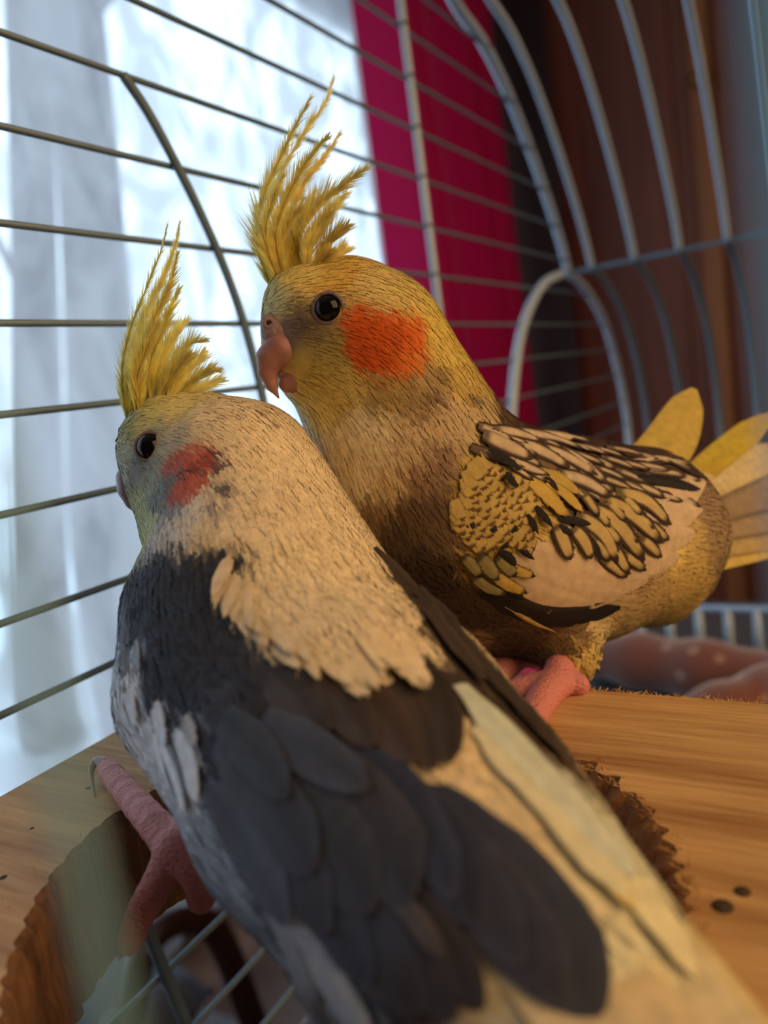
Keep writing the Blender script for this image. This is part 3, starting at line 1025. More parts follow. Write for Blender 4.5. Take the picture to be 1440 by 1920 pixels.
# ================================================================== the cage
cage = empty('bird_cage', uvz(0.3, 0.0, -0.265))
WV = 0.187
CAGE_BOT = -0.250
frame_px = [(560, -390), (650, -320), (735, -225), (800, -120), (850, 0), (905, 80), (950, 170), (990, 270), (1025, 370), (1050, 450), (1066, 512)]
frame = [on_wall(a, b, WV) for a, b in frame_px]
low_px = [(1066, 512), (1100, 545), (1135, 610), (1160, 700), (1176, 790), (1184, 900)]
lowc = [on_wall(a, b, WV) for a, b in low_px]
fr_u = [(p @ U) for p in frame + lowc[1:]]; fr_h = [p[2] - CAM[2] for p in frame + lowc[1:]]
order = np.argsort(fr_h)


def frame_u(h):
    return float(np.interp(h, np.array(fr_h)[order], np.array(fr_u)[order]))


def tube_part(name, pts, r, mat=M_WIRE, n=9, sub=8, parent=cage):
    mb = MB()
    mb.tube(spline(pts, sub) if len(pts) > 2 else pts, r, n)
    return mb.build(name, mat, parent)


# level wires of the window side
hs = [on_wall(0, y, WV)[2] - CAM[2] for y in (60, 236, 418, 606, 778, 966, 1170, 1342)]
dh = (hs[0] - hs[-1]) / 7
levels = [hs[0] + dh * k for k in (4, 3, 2, 1)] + hs + [hs[-1] - dh * k for k in (1, 2, 3, 4, 5, 6)]
for h in levels:
    if h < CAGE_BOT + 0.01: continue
    ue = frame_u(h) if h > fr_h[-1] else 0.80
    tube_part('wire', [uvz(-0.12, WV, h), uvz(ue, WV, h)], 0.00105)
# arched brace and rods of the window side
tube_part('brace_rod', [on_wall(a, b, WV - 0.0022) for a, b in ((230, 140), (278, 212), (330, 308), (378, 405), (422, 506), (456, 603), (480, 690), (497, 770), (508, 860), (514, 960))], 0.0016, M_WIRE)
tube_part('brace_rod', [on_wall(a, b, WV - 0.0022) for a, b in ((180, 1480), (265, 1715), (350, 1925))], 0.0020, M_WIRE)
pu = on_wall(776, 285, WV) @ U
tube_part('post', [uvz(pu, WV - 0.003, 0.33), uvz(pu, WV - 0.003, CAGE_BOT)], 0.0023, M_ROD)
tube_part('frame_rod', frame, 0.0036, M_ROD, 12)
tube_part('frame_rod', lowc + [on_wall(1190, 1000, WV)], 0.0034, M_ROD, 12)
tube_part('feeder_arch', [on_wall(a, b, WV - 0.004) for a, b in ((957, 860), (960, 760), (972, 650), (992, 580), (1020, 532), (1052, 514))], 0.0034, M_ROD, 12)
# dark bands where the wires are welded to the rods
M_WELD = simple_mat('weld_bead', (0.10, 0.10, 0.11), 0.5, 0.6, 0.2, 300)
for h in levels:
    if -0.1 < h < 0.30:
        tube_part('weld', [uvz(pu - 0.0026, WV - 0.004, h), uvz(pu, WV - 0.0056, h - 0.0004), uvz(pu + 0.0026, WV - 0.004, h)], 0.0005, M_WELD, 6, 4)
        if 0.07 < h:
            q = frame_u(h)
            tube_part('weld', [uvz(q - 0.004, WV - 0.002, h), uvz(q, WV - 0.0038, h - 0.0004), uvz(q + 0.004, WV - 0.002, h)], 0.0006, M_WELD, 6, 4)
# bars of the vaulted roof and of the end wall: the frame repeated across the cage
SP = 0.0335
for k in range(1, 9):
    off = -V * (SP * (k - 0.42))
    tube_part('roof_bar', [p + off for p in frame], 0.0027, M_ROD)
    tube_part('wall_bar', [p + off for p in lowc] , 0.0027, M_WIRE)
tube_part('roof_rail', [frame[0], frame[0] - V * 0.42], 0.0024, M_ROD)
for u_ in (0.030, 0.166):
    tube_part('support_rod', [uvz(u_, WV, BH - BT - 0.0021), uvz(u_, -0.16, BH - BT - 0.0021)], 0.002, M_ROD)
tube_part('rail', [lowc[0] + V * 0.0, lowc[0] - V * 0.42], 0.0017, M_WIRE)
tube_part('rail', [lowc[-1] + V * 0.0, lowc[-1] - V * 0.42], 0.0026, M_WIRE)
# low grille at the foot of the end wall
gu = 0.62
rr0 = ray(1300, 1140); tz = gu / (rr0 @ U); gh = (rr0 * tz)[2]
tube_part('rail', [uvz(gu, 0.17, gh), uvz(gu, -0.25, gh)], 0.0028, M_ROD)
for px in (1090, 1145, 1200, 1255, 1310, 1365, 1420, 1475, 1530):
    r0 = ray(px, 1160); p0 = r0 * (gu / (r0 @ U))
    tube_part('grille_bar', [uvz(gu, p0 @ V, gh), uvz(gu, p0 @ V, CAGE_BOT)], 0.0036, M_ROD)
# front wall close to the lens
M_TEAL = simple_mat('cooled_teal_wire', tuple(S(120, 165, 180)), 0.5, 0, 0.05, 60)  # teal cooled in the colour, standing in for shade from the warm lamp
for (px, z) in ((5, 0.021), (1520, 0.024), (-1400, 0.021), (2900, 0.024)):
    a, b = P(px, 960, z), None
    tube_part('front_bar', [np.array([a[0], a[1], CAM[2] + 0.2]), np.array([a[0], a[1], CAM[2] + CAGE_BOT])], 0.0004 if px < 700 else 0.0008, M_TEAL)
for h in (0.2, CAGE_BOT + 0.005):
    a, b = P(-1400, 960, 0.021), P(2900, 960, 0.024)
    tube_part('front_rail', [np.array([a[0], a[1], CAM[2] + h]), np.array([b[0], b[1], CAM[2] + h])], 0.002, M_ROD)
M_TRAY = simple_mat('grey_plastic_tray', tuple(S(70, 72, 78)), 0.5, 0, 0.05, 30)
mb = MB(); mb.box(uvz(0.33, -0.06, CAGE_BOT - 0.0075), U * 0.46, V * 0.255, Z * 0.0075); mb.build('tray', M_TRAY, cage, False)
tag(cage, 'grey wire bird cage with curved roof bars around both birds', 'cage')

# ------------------------------------------------------------------ spotted brown blanket and magenta cup behind the board
def blanket_mat():
    m, nt, p, out = new_mat('spotted_brown_fleece')
    tc = nt.nodes.new('ShaderNodeTexCoord')
    vo = nt.nodes.new('ShaderNodeTexVoronoi'); vo.inputs['Scale'].default_value = 52
    L(nt, tc.outputs['Object'], vo.inputs['Vector'])
    rp = nt.nodes.new('ShaderNodeValToRGB')
    rp.color_ramp.elements[0].position = 0.16; rp.color_ramp.elements[0].color = (*S(150, 112, 96), 1)
    rp.color_ramp.elements[1].position = 0.26; rp.color_ramp.elements[1].color = (*S(112, 62, 48), 1)
    L(nt, vo.outputs['Distance'], rp.inputs[0]); L(nt, rp.outputs[0], p.inputs['Base Color'])
    p.inputs['Roughness'].default_value = 0.95; p.inputs['Sheen Weight'].default_value = 0.5
    return m


M_BLK = blanket_mat()


def roll(name, pts, rs, label):
    cones = chain_w(pts, rs)
    v, f = surface_nets(cones, 0.012, 0.0026)
    o = mesh_obj(name, v, f, M_BLK)
    return tag(o, label, 'blanket', 'brown blankets behind the board')


def lie(px, py, r):
    """point above the tray so that a roll of radius r rests on it"""
    return on_height(px, py, CAGE_BOT + r)


roll('blanket_roll', [lie(1128, 1232, 0.018), lie(1200, 1240, 0.020), lie(1320, 1258, 0.021), lie(1480, 1280, 0.020)], [0.0165, 0.0195, 0.0205, 0.0195],
     'reddish brown fleece blanket with pale spots lying behind the board, the farther roll')
roll('blanket_roll', [lie(1262, 1365, 0.014), lie(1352, 1338, 0.018), lie(1445, 1306, 0.019), lie(1560, 1275, 0.019)], [0.0135, 0.0175, 0.0185, 0.0185],
     'reddish brown spotted fleece fold slanting up to the right picture edge, nearest the board')
M_MAG = simple_mat('magenta_plastic', tuple(S(205, 30, 140)), 0.35, 0, 0.05, 40)
M_WHT = simple_mat('white_plastic', tuple(S(215, 212, 215)), 0.4, 0, 0.04, 40)
cc0 = on_height(955, 1245, CAGE_BOT + 0.028)
cup = empty('feeding_cup', cc0 - Z * 0.028)
mb = MB(); mb.lathe(cc0, Z, [(0.0, -0.028), (0.016, -0.028), (0.0205, -0.002), (0.019, -0.002), (0.015, -0.025), (0.0, -0.025)], 30); mb.build('bowl', M_WHT, cup)
mb = MB(); mb.lathe(cc0, Z, [(0.0195, -0.003), (0.0225, -0.003), (0.0228, 0.0036), (0.0210, 0.0045), (0.0192, 0.0036), (0.0195, -0.003)], 40); mb.build('rim', M_MAG, cup)
tag(cup, 'small white cup with a bright magenta rim behind the standing bird\'s foot', 'cup')


# ================================================================== the birds
YEL, PALEY, CREAM = S(236, 208, 116), S(238, 222, 156), S(240, 228, 198)
WHITE, GREY, DGREY = S(232, 226, 216), S(112, 112, 120), S(70, 70, 78)
SLATE, BROWN, DBROWN = S(58, 58, 66), S(84, 70, 60), S(56, 45, 40)
ORANGE, RED, BLACK = S(212, 92, 30), S(204, 108, 86), S(36, 32, 32)
TAN = S(206, 184, 152)
OLIVE = S(150, 140, 92)


def eye(parent, body, px, py, rpx, ring_col=None):
    p = body.hit(px, py)
    z = (p - CAM) @ W[:, 2]
    r = rpx * z / FPX
    n = body.normal(p)
    vd = CAM - p; vd /= np.linalg.norm(vd)
    n = n * 0.5 + vd * 0.5; n /= np.linalg.norm(n)
    c = p - n * r * 0.15
    mb = MB(); mb.lathe(c, n, [(r * math.cos(a), r * 0.80 * math.sin(a)) for a in np.linspace(-math.pi / 2, math.pi / 2, 17)], 32)
    e = mb.build('eye', M_EYE, parent)
    # lid: ring of skin with small beads
    x = np.cross(n, Z); x /= np.linalg.norm(x); y = np.cross(n, x)
    mb = MB()
    for rad, rr, cnt in ((1.06, 0.10, 30), (1.20, 0.09, 36)):
        for i in range(cnt):
            a = 2 * math.pi * i / cnt
            q = c + (x * math.cos(a) + y * math.sin(a)) * r * rad + n * r * (0.22 - (rad - 1) * 0.5)
            mb.lathe(q, n, [(r * rr * math.cos(t), r * rr * math.sin(t)) for t in np.linspace(-1.57, 1.57, 5)], 7)
    ring = [c + (x * math.cos(a) + y * math.sin(a)) * r * 1.12 + n * r * 0.12 for a in np.linspace(0, 2 * math.pi, 41)]
    mb.tube(ring, r * 0.16, 8, False)
    mb.build('eye_ring', M_RING, e)
    return e


def claw(parent, pts, r0, mat=M_CLAW):
    line = spline(pts, 6)
    mb = MB(); mb.tube(line, list(np.linspace(r0, r0 * 0.12, len(line))), 8)
    return mb.build('claw', mat, parent)


def toes(parent, chains, k=0.0012, vox=0.00042, name='foot'):
    """one foot: all its toes as a single skin, ringed like scales"""
    cones = []
    for pts, rs in chains:
        line = spline(pts, 7)
        rr = np.interp(np.linspace(0, 1, len(line)), np.linspace(0, 1, len(rs)), rs)
        rr = rr * (1 + 0.06 * np.sin(np.arange(len(line)) * 2.4))
        cones += chain_w(line, list(rr))
    v, f = surface_nets(cones, k, vox)
    return mesh_obj(name, v, f, M_FOOT, parent)


def bird_coat(root, body, A, cheek_ids, count, len_fn, nb, lift, skip=()):
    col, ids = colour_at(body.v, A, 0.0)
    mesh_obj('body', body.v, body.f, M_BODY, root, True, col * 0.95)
    vs, cc, ids, base, nn = coat(body, A, count, len_fn, nb, lift, skip)
    ck = np.isin(ids, cheek_ids)
    o = barbs_mesh('contour_plumage', vs[~ck], cc[~ck], M_BARB, root, nn[~ck]); o['kind'] = 'stuff'
    o = barbs_mesh('cheek_patch', vs[ck], cc[ck], M_BARB, root, nn[ck]); o['kind'] = 'stuff'
    return o


def c_plain(c, edge=0.85):
    return lambda s, t: c * (edge if abs(t) > 0.85 else 1.0) * (1.0 if abs(t) > 0.1 else 0.93) * (0.96 + 0.08 * RNG.random())


def c_flat(c):
    return lambda s, t: c


def c_scallop(inner, outer, e=0.55, tip=0.86, basec=0.12):
    def f(s, t):
        k = 0.0
        if abs(t) > e: k = min(1, (abs(t) - e) / 0.2)
        if s > tip: k = max(k, min(1, (s - tip) / 0.06))
        if s < basec: k = max(k, 0.8)
        return (inner * (1 - k) + outer * k) * (0.94 + 0.12 * RNG.random())
    return f


def c_halves(a, b, split=0.0):
    def f(s, t):
        k = min(1, max(0, (t - split) / 0.15 + 0.5))
        return (a * (1 - k) + b * k) * (0.95 + 0.1 * RNG.random())
    return f


# ------------------------------------------------------------------ bird standing behind: pearl pattern
b2_cones = (chain([(546, 648, .1855, 40), (585, 612, .1855, 84), (655, 612, .187, 104), (705, 640, .189, 116), (735, 735, .193, 138), (765, 835, .198, 172),
                   (815, 950, .205, 205), (930, 1010, .213, 203), (1080, 1012, .222, 182), (1200, 1000, .231, 150), (1252, 1000, .238, 100), (1292, 985, .243, 60)])
            + chain([(600, 690, .186, 78), (690, 760, .191, 120)])
            + chain([(560, 570, .1850, 50), (640, 580, .187, 74)])
            + chain([(1000, 1130, .212, 110), (1062, 1205, .203, 52), (1080, 1245, .199, 30)])
            + chain([(900, 1090, .218, 125), (1000, 1150, .222, 90)])
            + chain([(1230, 1080, .234, 90), (1290, 1085, .242, 45)]))
spine2 = [P(500, 620, .185), P(600, 610, .187), P(700, 640, .19), P(750, 770, .195), P(830, 900, .205), P(950, 960, .213), P(1100, 980, .222), P(1280, 985, .24), P(1420, 960, .256)]
body2 = Body(b2_cones, 0.007, 0.0011, spine2)
bird2 = empty('cockatiel', on_height(1060, 1275, BH))
FACE_G = S(146, 128, 100)
anch2 = [
    (560, 520, YEL, 60), (640, 520, S(224, 180, 84), 60), (520, 560, PALEY, 40), (700, 540, S(216, 190, 120), 60), (760, 560, S(214, 188, 110), 50),
    (560, 575, S(168, 146, 98), 34), (575, 600, S(112, 96, 84), 32), (545, 620, S(140, 120, 112), 30), (600, 630, S(150, 130, 88), 40), (640, 555, S(180, 150, 96), 30), (610, 660, S(176, 158, 92), 46),
    (600, 700, S(196, 170, 88), 44), (580, 750, S(236, 214, 124), 44), (640, 745, S(212, 184, 98), 52), (600, 790, S(246, 226, 130), 56), (600, 850, S(250, 242, 218), 90), (625, 930, S(248, 236, 200), 70),
    (700, 620, ORANGE, 52), (745, 630, ORANGE, 50), (720, 660, ORANGE * 0.92, 50), (770, 610, S(224, 110, 40), 34), (680, 590, ORANGE, 30), (765, 670, S(222, 120, 44), 34), (680, 650, ORANGE, 34),
    (820, 600, S(222, 196, 96), 44), (840, 660, S(214, 186, 96), 46), (870, 720, S(200, 170, 96), 40), (800, 720, S(168, 142, 96), 34), (830, 700, S(130, 104, 74), 20), (815, 745, S(120, 96, 72), 20), (780, 770, S(150, 126, 90), 30), (720, 750, S(170, 144, 84), 46), (885, 745, S(96, 78, 64), 20), (905, 770, S(190, 165, 120), 24),
    (680, 830, S(244, 230, 192), 76), (760, 830, S(206, 180, 140), 55), (850, 810, S(196, 170, 130), 46), (660, 890, S(248, 236, 200), 88), (720, 900, S(210, 184, 140), 50), (700, 960, S(150, 124, 92), 46),
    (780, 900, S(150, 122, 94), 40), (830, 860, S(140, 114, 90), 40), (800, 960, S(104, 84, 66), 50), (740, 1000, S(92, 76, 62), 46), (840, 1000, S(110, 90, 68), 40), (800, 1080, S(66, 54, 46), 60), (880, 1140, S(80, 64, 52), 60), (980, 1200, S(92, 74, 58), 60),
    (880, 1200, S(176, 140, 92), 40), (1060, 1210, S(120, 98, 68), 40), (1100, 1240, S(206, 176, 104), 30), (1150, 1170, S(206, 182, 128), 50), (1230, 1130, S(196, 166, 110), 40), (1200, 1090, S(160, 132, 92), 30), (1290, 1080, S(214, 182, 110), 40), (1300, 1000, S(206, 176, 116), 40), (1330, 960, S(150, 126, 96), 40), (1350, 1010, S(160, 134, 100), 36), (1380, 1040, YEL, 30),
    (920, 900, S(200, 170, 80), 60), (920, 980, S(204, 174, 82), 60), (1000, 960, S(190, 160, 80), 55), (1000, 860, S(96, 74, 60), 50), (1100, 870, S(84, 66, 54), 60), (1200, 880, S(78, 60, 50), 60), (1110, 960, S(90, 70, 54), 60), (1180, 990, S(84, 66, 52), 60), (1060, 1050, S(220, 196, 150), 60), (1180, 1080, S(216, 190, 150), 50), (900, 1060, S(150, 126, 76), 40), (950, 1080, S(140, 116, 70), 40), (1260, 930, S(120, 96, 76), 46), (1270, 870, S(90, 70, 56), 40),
]
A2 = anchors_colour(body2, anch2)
ck2 = [i for i, a in enumerate(anch2) if a[2][0] > 0.6 and a[2][1] < 0.22 and a[2][2] < 0.06]


def len2(p):
    d = np.linalg.norm(p - P(640, 620, .18), axis=1)
    return 0.0024 + 0.0026 * np.clip((d - 0.012) / 0.03, 0, 1)


bird_coat(bird2, body2, A2, ck2, 19000, len2, 14, 0.30, [(body2.hit(615, 578), 0.0040), (body2.hit(550, 672), 0.0046), (body2.hit(520, 618), 0.0034)])
tag(bird2, 'cockatiel with yellow head, orange cheek and scalloped brown wing standing behind the other bird', 'bird', 'two cockatiels')
eye(bird2, body2, 615, 578, 25)

# beak, cere
bk = chain([(558, 668, .1800, 30), (527, 656, .1790, 33), (508, 672, .1788, 26), (502, 697, .1790, 17), (509, 722, .1794, 10), (523, 747, .180, 2.0)])
v, f = surface_nets(bk, 0.0011, 0.00034)
ub = mesh_obj('upper_beak', v, f, M_BEAK, bird2)
v, f = surface_nets(chain([(578, 698, .1822, 36), (556, 710, .1810, 28), (538, 721, .1800, 15)]), 0.001, 0.00034)
mesh_obj('lower_beak', v, f, M_BEAK, bird2)
v, f = surface_nets(chain([(518, 624, .1789, 27), (507, 606, .1788, 19)]) + chain([(518, 624, .1789, 27), (546, 634, .1795, 27), (572, 643, .1806, 22)]), 0.001, 0.0004)
ce = mesh_obj('cere', v, f, M_CERE, bird2)
cb = BVHTree.FromPolygons([tuple(p) for p in v], [tuple(map(int, q)) for q in f])
rd = ray(504, 606); rd /= np.linalg.norm(rd)
hh = cb.ray_cast(Vector(CAM), Vector(rd))[0]
nc = np.array(hh)
vd = CAM - nc; vd /= np.linalg.norm(vd); x = np.cross(vd, Z); x /= np.linalg.norm(x); y = np.cross(vd, x)
mb = MB(); mb.tube([nc + (x * math.cos(a) + y * math.sin(a)) * 0.00095 + vd * 0.0001 for a in np.linspace(0, 6.2832, 25)], 0.00042, 8, False); mb.build('nostril_rim', M_CERE, ce)
mb = MB(); mb.lathe(nc, vd, [(0.0, 0.0003), (0.0006, 0.0002), (0.0008, -0.0004)], 14); mb.build('nostril', M_DARK, ce)

# crest of the standing bird
crest2 = [
    ([(512, 545), (483, 455), (492, 375), (528, 290), (560, 225), (585, 180)], YEL, PALEY, .0046, 150),
    ([(522, 535), (497, 430), (522, 335), (572, 245), (608, 195), (628, 140)], YEL, PALEY, .0048, 170),
    ([(534, 532), (518, 445), (545, 355), (588, 285), (617, 255)], YEL, S(236, 214, 120), .0050, 160),
    ([(546, 530), (535, 445), (563, 355), (606, 295), (640, 248)], S(222, 176, 70), S(228, 190, 84), .0050, 190),
    ([(560, 525), (560, 455), (592, 392), (640, 350), (690, 312)], S(226, 190, 80), PALEY, .0056, 180),
    ([(574, 520), (580, 465), (608, 412), (650, 362)], YEL, PALEY, .0056, 160),
    ([(588, 516), (600, 482), (622, 452), (650, 424)], S(224, 186, 80), PALEY, .0050, 140),
    ([(600, 513), (618, 492), (640, 472), (652, 466)], S(224, 180, 76), YEL, .0045, 120),
    ([(528, 538), (500, 462), (506, 392), (532, 325)], YEL, PALEY, .0048, 150),
    ([(552, 527), (546, 472), (560, 412), (592, 358)], S(222, 180, 74), YEL, .0050, 160),
    ([(568, 522), (576, 482), (600, 432), (618, 400)], S(222, 180, 74), YEL, .0050, 150),
    ([(520, 542), (506, 482), (515, 424), (540, 368)], YEL, PALEY, .0048, 150),
    ([(540, 532), (528, 480), (540, 425), (566, 385)], S(226, 186, 80), YEL, .0050, 150),
    ([(612, 512), (630, 500), (648, 494)], S(224, 176, 70), YEL, .0040, 110),
    ([(580, 520), (596, 500), (618, 470)], S(224, 176, 70), YEL, .0042, 130),
]
for i, (ln, a, b, bl, nbb) in enumerate(crest2):
    zz = .1855 + 0.0045 * math.sin(i * 2.1)
    plume('crest_feather', bird2, [(p[0], p[1], zz + (0.002 * k * (1 if i % 2 else -1))) for k, p in enumerate(ln)], a, b, 1, bl, int(nbb * 4.2), width=1.3, ang=12, open_tip=0.72)

# near wing of the standing bird: feathers from tail end to shoulder
wing2 = empty('wing', parent=bird2)
SC = c_scallop(TAN, S(66, 50, 41), 0.45, 0.82)
SY = c_scallop(S(200, 174, 114), S(62, 47, 38), 0.5, 0.84)
YL = lambda: c_scallop(S(198, 168, 84) * random.uniform(0.88, 1.05), S(150, 116, 50), 0.8, 0.92, 0.0)
PK = c_plain(S(216, 190, 156), 0.9)
BLK = c_plain(BLACK)
wl = [  # (line, width, colours, shape)
    ([(905, 1108), (985, 1142), (1075, 1156), (1160, 1136)], 46, BLK, 'long'),
    ([(915, 1102), (990, 1130), (1065, 1138), (1130, 1126)], 20, c_plain(S(56, 50, 46)), 'long'),
    ([(945, 1135), (1000, 1165), (1042, 1182)], 9, c_plain(S(216, 180, 110)), 'pointed'),
    ([(1120, 960), (1240, 940), (1318, 905)], 60, PK, 'long'),
    ([(1120, 980), (1230, 975), (1310, 955)], 56, PK, 'long'),
    ([(1100, 1010), (1210, 1015), (1298, 1000)], 60, PK, 'long'),
    ([(1060, 1020), (1180, 1050), (1268, 1045)], 64, PK, 'long'),
    ([(1000, 1030), (1120, 1080), (1210, 1085)], 70, PK, 'long'),
    ([(950, 1050), (1070, 1105), (1165, 1112)], 66, PK, 'long'),
    ([(930, 1070), (1020, 1112), (1110, 1130)], 44, PK, 'long'),
    ([(1150, 880), (1240, 862), (1322, 900)], 34, c_scallop(TAN, DBROWN, 0.3, 0.7), 'long'),
    ([(1192, 900), (1250, 907), (1306, 922)], 25, BLK, 'round'),
    ([(1180, 872), (1258, 872), (1314, 894)], 36, SC, 'round'),
    ([(1110, 848), (1190, 848), (1275, 862)], 26, SC, 'long'),
    ([(1190, 915), (1250, 932), (1310, 942)], 34, SC, 'round'),
    ([(1090, 905), (1160, 918), (1232, 928)], 24, SC, 'long'),
    ([(1150, 925), (1205, 940), (1250, 985)], 30, SY, 'round'),
    ([(1120, 935), (1180, 965), (1236, 1018)], 32, SY, 'round'),
    ([(1100, 950), (1155, 985), (1202, 1050)], 32, SY, 'round'),
    ([(1075, 965), (1125, 1000), (1152, 1052)], 32, SY, 'round'),
    ([(1120, 1000), (1150, 1035), (1174, 1074)], 24, SY, 'round'),
    ([(1040, 985), (1052, 1015), (1064, 1048)], 30, SY, 'round'),
    ([(1070, 990), (1090, 1015), (1102, 1046)], 28, SY, 'round'),
    ([(1045, 972), (1070, 977), (1100, 984)], 15, BLK, 'round'),
    ([(1040, 987), (1054, 994), (1068, 1002)], 14, BLK, 'round'),
    ([(1098, 1008), (1110, 1022), (1118, 1048)], 15, BLK, 'round'),
    ([(1040, 890), (1090, 905), (1140, 935)], 30, SC, 'round'),
    ([(1060, 835), (1120, 838), (1170, 856)], 22, SC, 'round'),
    ([(1110, 840), (1150, 843), (1200, 860)], 20, SC, 'round'),
    ([(1080, 852), (1115, 868), (1140, 890)], 24, SC, 'round'),
    ([(1050, 845), (1085, 868), (1132, 912)], 30, SC, 'round'),
    ([(1010, 842), (1060, 862), (1114, 896)], 34, SC, 'round'),
    ([(960, 832), (1010, 850), (1062, 882)], 36, SC, 'round'),
    ([(960, 812), (1030, 826), (1090, 850)], 28, SC, 'round'),
    ([(1000, 815), (1060, 824), (1110, 838)], 20, SC, 'round'),
    ([(900, 815), (950, 840), (992, 864)], 36, SC, 'round'),
    ([(920, 808), (960, 815), (1010, 834)], 22, SC, 'round'),
    ([(950, 862), (985, 880), (1024, 896)], 20, SC, 'pointed'),
    ([(1000, 890), (1040, 900), (1080, 930)], 30, YL(), 'round'),
    ([(990, 905), (1020, 930), (1054, 968)], 34, YL(), 'round'),
    ([(1020, 905), (1050, 925), (1085, 962)], 26, YL(), 'round'),
    ([(984, 965), (994, 980), (1003, 1002)], 12, BLK, 'pointed'),
    ([(1000, 950), (1015, 970), (1030, 990)], 16, BLK, 'pointed'),
    ([(1010, 900), (1025, 905), (1040, 925)], 14, BLK, 'pointed'),
    ([(865, 1040), (880, 1052), (898, 1076)], 24, c_scallop(OLIVE, BLACK, 0.7, 0.8), 'round'),
    ([(895, 1040), (910, 1055), (930, 1082)], 28, c_scallop(OLIVE, DBROWN, 0.75, 0.86), 'round'),
    ([(930, 1040), (945, 1055), (962, 1076)], 28, c_scallop(OLIVE, BLACK, 0.75, 0.84), 'round'),
    ([(920, 1070), (950, 1092), (984, 1106)], 26, c_scallop(S(206, 172, 84), BLACK, 0.75, 0.86), 'round'),
    ([(950, 1056), (970, 1068), (998, 1076)], 22, c_scallop(S(206, 172, 84), BLACK, 0.7, 0.82), 'round'),
    ([(885, 1075), (910, 1095), (945, 1108)], 22, c_scallop(OLIVE, DBROWN, 0.75, 0.86), 'round'),
    ([(950, 1098), (966, 1108), (978, 1118)], 14, BLK, 'round'),
    ([(930, 1032), (950, 1042), (962, 1056)], 18, BLK, 'round'),
    ([(970, 1030), (982, 1036), (996, 1046)], 12, BLK, 'pointed'),
]
gen = []
for c_ in range(11, -1, -1):
    for r_ in range(4, -1, -1):
        px = 925 + c_ * 31 + (r_ % 2) * 15 + random.uniform(-5, 5)
        top = float(np.interp(px, [900, 1000, 1100, 1200, 1290, 1330], [806, 822, 838, 848, 872, 898]))
        py = top + 8 + r_ * 21 + random.uniform(-4, 4)
        if py > 945 - max(0, 1060 - px) * 0.55 or px > 1315: continue
        an = 0.42 - 0.25 * (px - 920) / 380 + r_ * 0.05 + random.uniform(-0.08, 0.08)
        ln_ = random.uniform(34, 46)
        w_ = random.uniform(22, 30)
        dx, dy = math.cos(an), math.sin(an)
        cf_ = c_scallop(TAN * random.uniform(0.75, 1.05), S(66, 50, 41) * random.uniform(0.7, 1.1), random.uniform(0.22, 0.5), 0.80, random.uniform(0.1, 0.4))
        if random.random() < 0.14: cf_ = c_scallop(S(120, 98, 78), S(62, 48, 40), 0.5, 0.8)
        gen.append(([(px - ln_ * 1.1 * dx, py - ln_ * 1.1 * dy), (px, py - 2), (px + ln_ * 0.8 * dx, py + ln_ * 0.8 * dy)], w_, cf_, 'round'))
for k_, (px, py) in enumerate(((1225, 1035), (1238, 1005), (1195, 1060), (1160, 1072), (1210, 985), (1180, 1010), (1150, 1010), (1130, 980), (1160, 970), (1190, 960), (1110, 960), (1130, 1040))):
    an = 0.75 + random.uniform(-0.1, 0.1) + (0.15 if px < 1160 else 0)
    dx, dy = math.cos(an), math.sin(an)
    gen.append(([(px - 50 * dx, py - 50 * dy), (px - 14 * dx, py - 16 * dy), (px + 12 * dx, py + 12 * dy)], 27, c_scallop(S(206, 180, 118) * random.uniform(0.85, 1.05), S(60, 46, 38), 0.42, 0.80, 0.35), 'round'))
keep = wl[:11] + gen + [wl[11]] + [w for w in wl[12:] if not (w[2] is SC and w[0][0][0] > 1050)]
wl = keep
for i, (ln, wdt, cf_, sh_) in enumerate(wl):
    nm = 'flight_feather' if wdt > 39 or i < 3 else 'covert_feather'
    vane(nm, wing2, ln, fringe=0 if sh_ == 'long' else 12, width=wdt * (1.25 if cf_ in (SC, SY) else 1.0), colour_fn=cf_, body=body2, shape=sh_, lift=0.0005 + i * 0.000007, lift_tip=0.0009 + i * 0.000008, ns=12, nt=9, R=0.027)
# rows of small yellow scales on the shoulder
def inside(px, py, poly):
    c = False
    for i in range(len(poly)):
        (x0, y0), (x1, y1) = poly[i - 1], poly[i]
        if (y0 > py) != (y1 > py) and px < (x1 - x0) * (py - y0) / (y1 - y0) + x0: c = not c
    return c


SHP = [(905, 880), (925, 865), (955, 885), (1000, 905), (1010, 950), (995, 1000), (985, 1022), (930, 1032), (880, 1030), (862, 1000), (858, 960), (880, 915)]
k_ = 0
for r_ in range(13):
    for c_ in range(9):
        px = 858 + c_ * 19 + (r_ % 2) * 9 + random.uniform(-5, 5)
        py = 1030 - r_ * 13 + random.uniform(-5, 5)
        if not inside(px, py, SHP): continue
        an = 1.25 - 0.6 * (px - 860) / 140 + random.uniform(-0.1, 0.1)
        dx, dy = math.cos(an), math.sin(an)
        base_ = S(194, 168, 98) * random.uniform(0.9, 1.06)
        cf_ = c_scallop(base_, S(104, 78, 44), 0.88, 0.84, 0.0) if random.random() > 0.04 else c_scallop(base_, BLACK, 0.9, 0.7, 0.0)
        vane('covert_feather', wing2, [(px - 34 * dx, py - 34 * dy), (px - 12 * dx, py - 12 * dy), (px + 8 * dx, py + 8 * dy)], 32, cf_, body=body2, shape='round',
             lift=0.0006 + r_ * 0.000025, lift_tip=0.0009 + r_ * 0.000025, ns=11, nt=9, R=0.024, rag=0.10, fringe=16, relief=0.02)
        k_ += 1
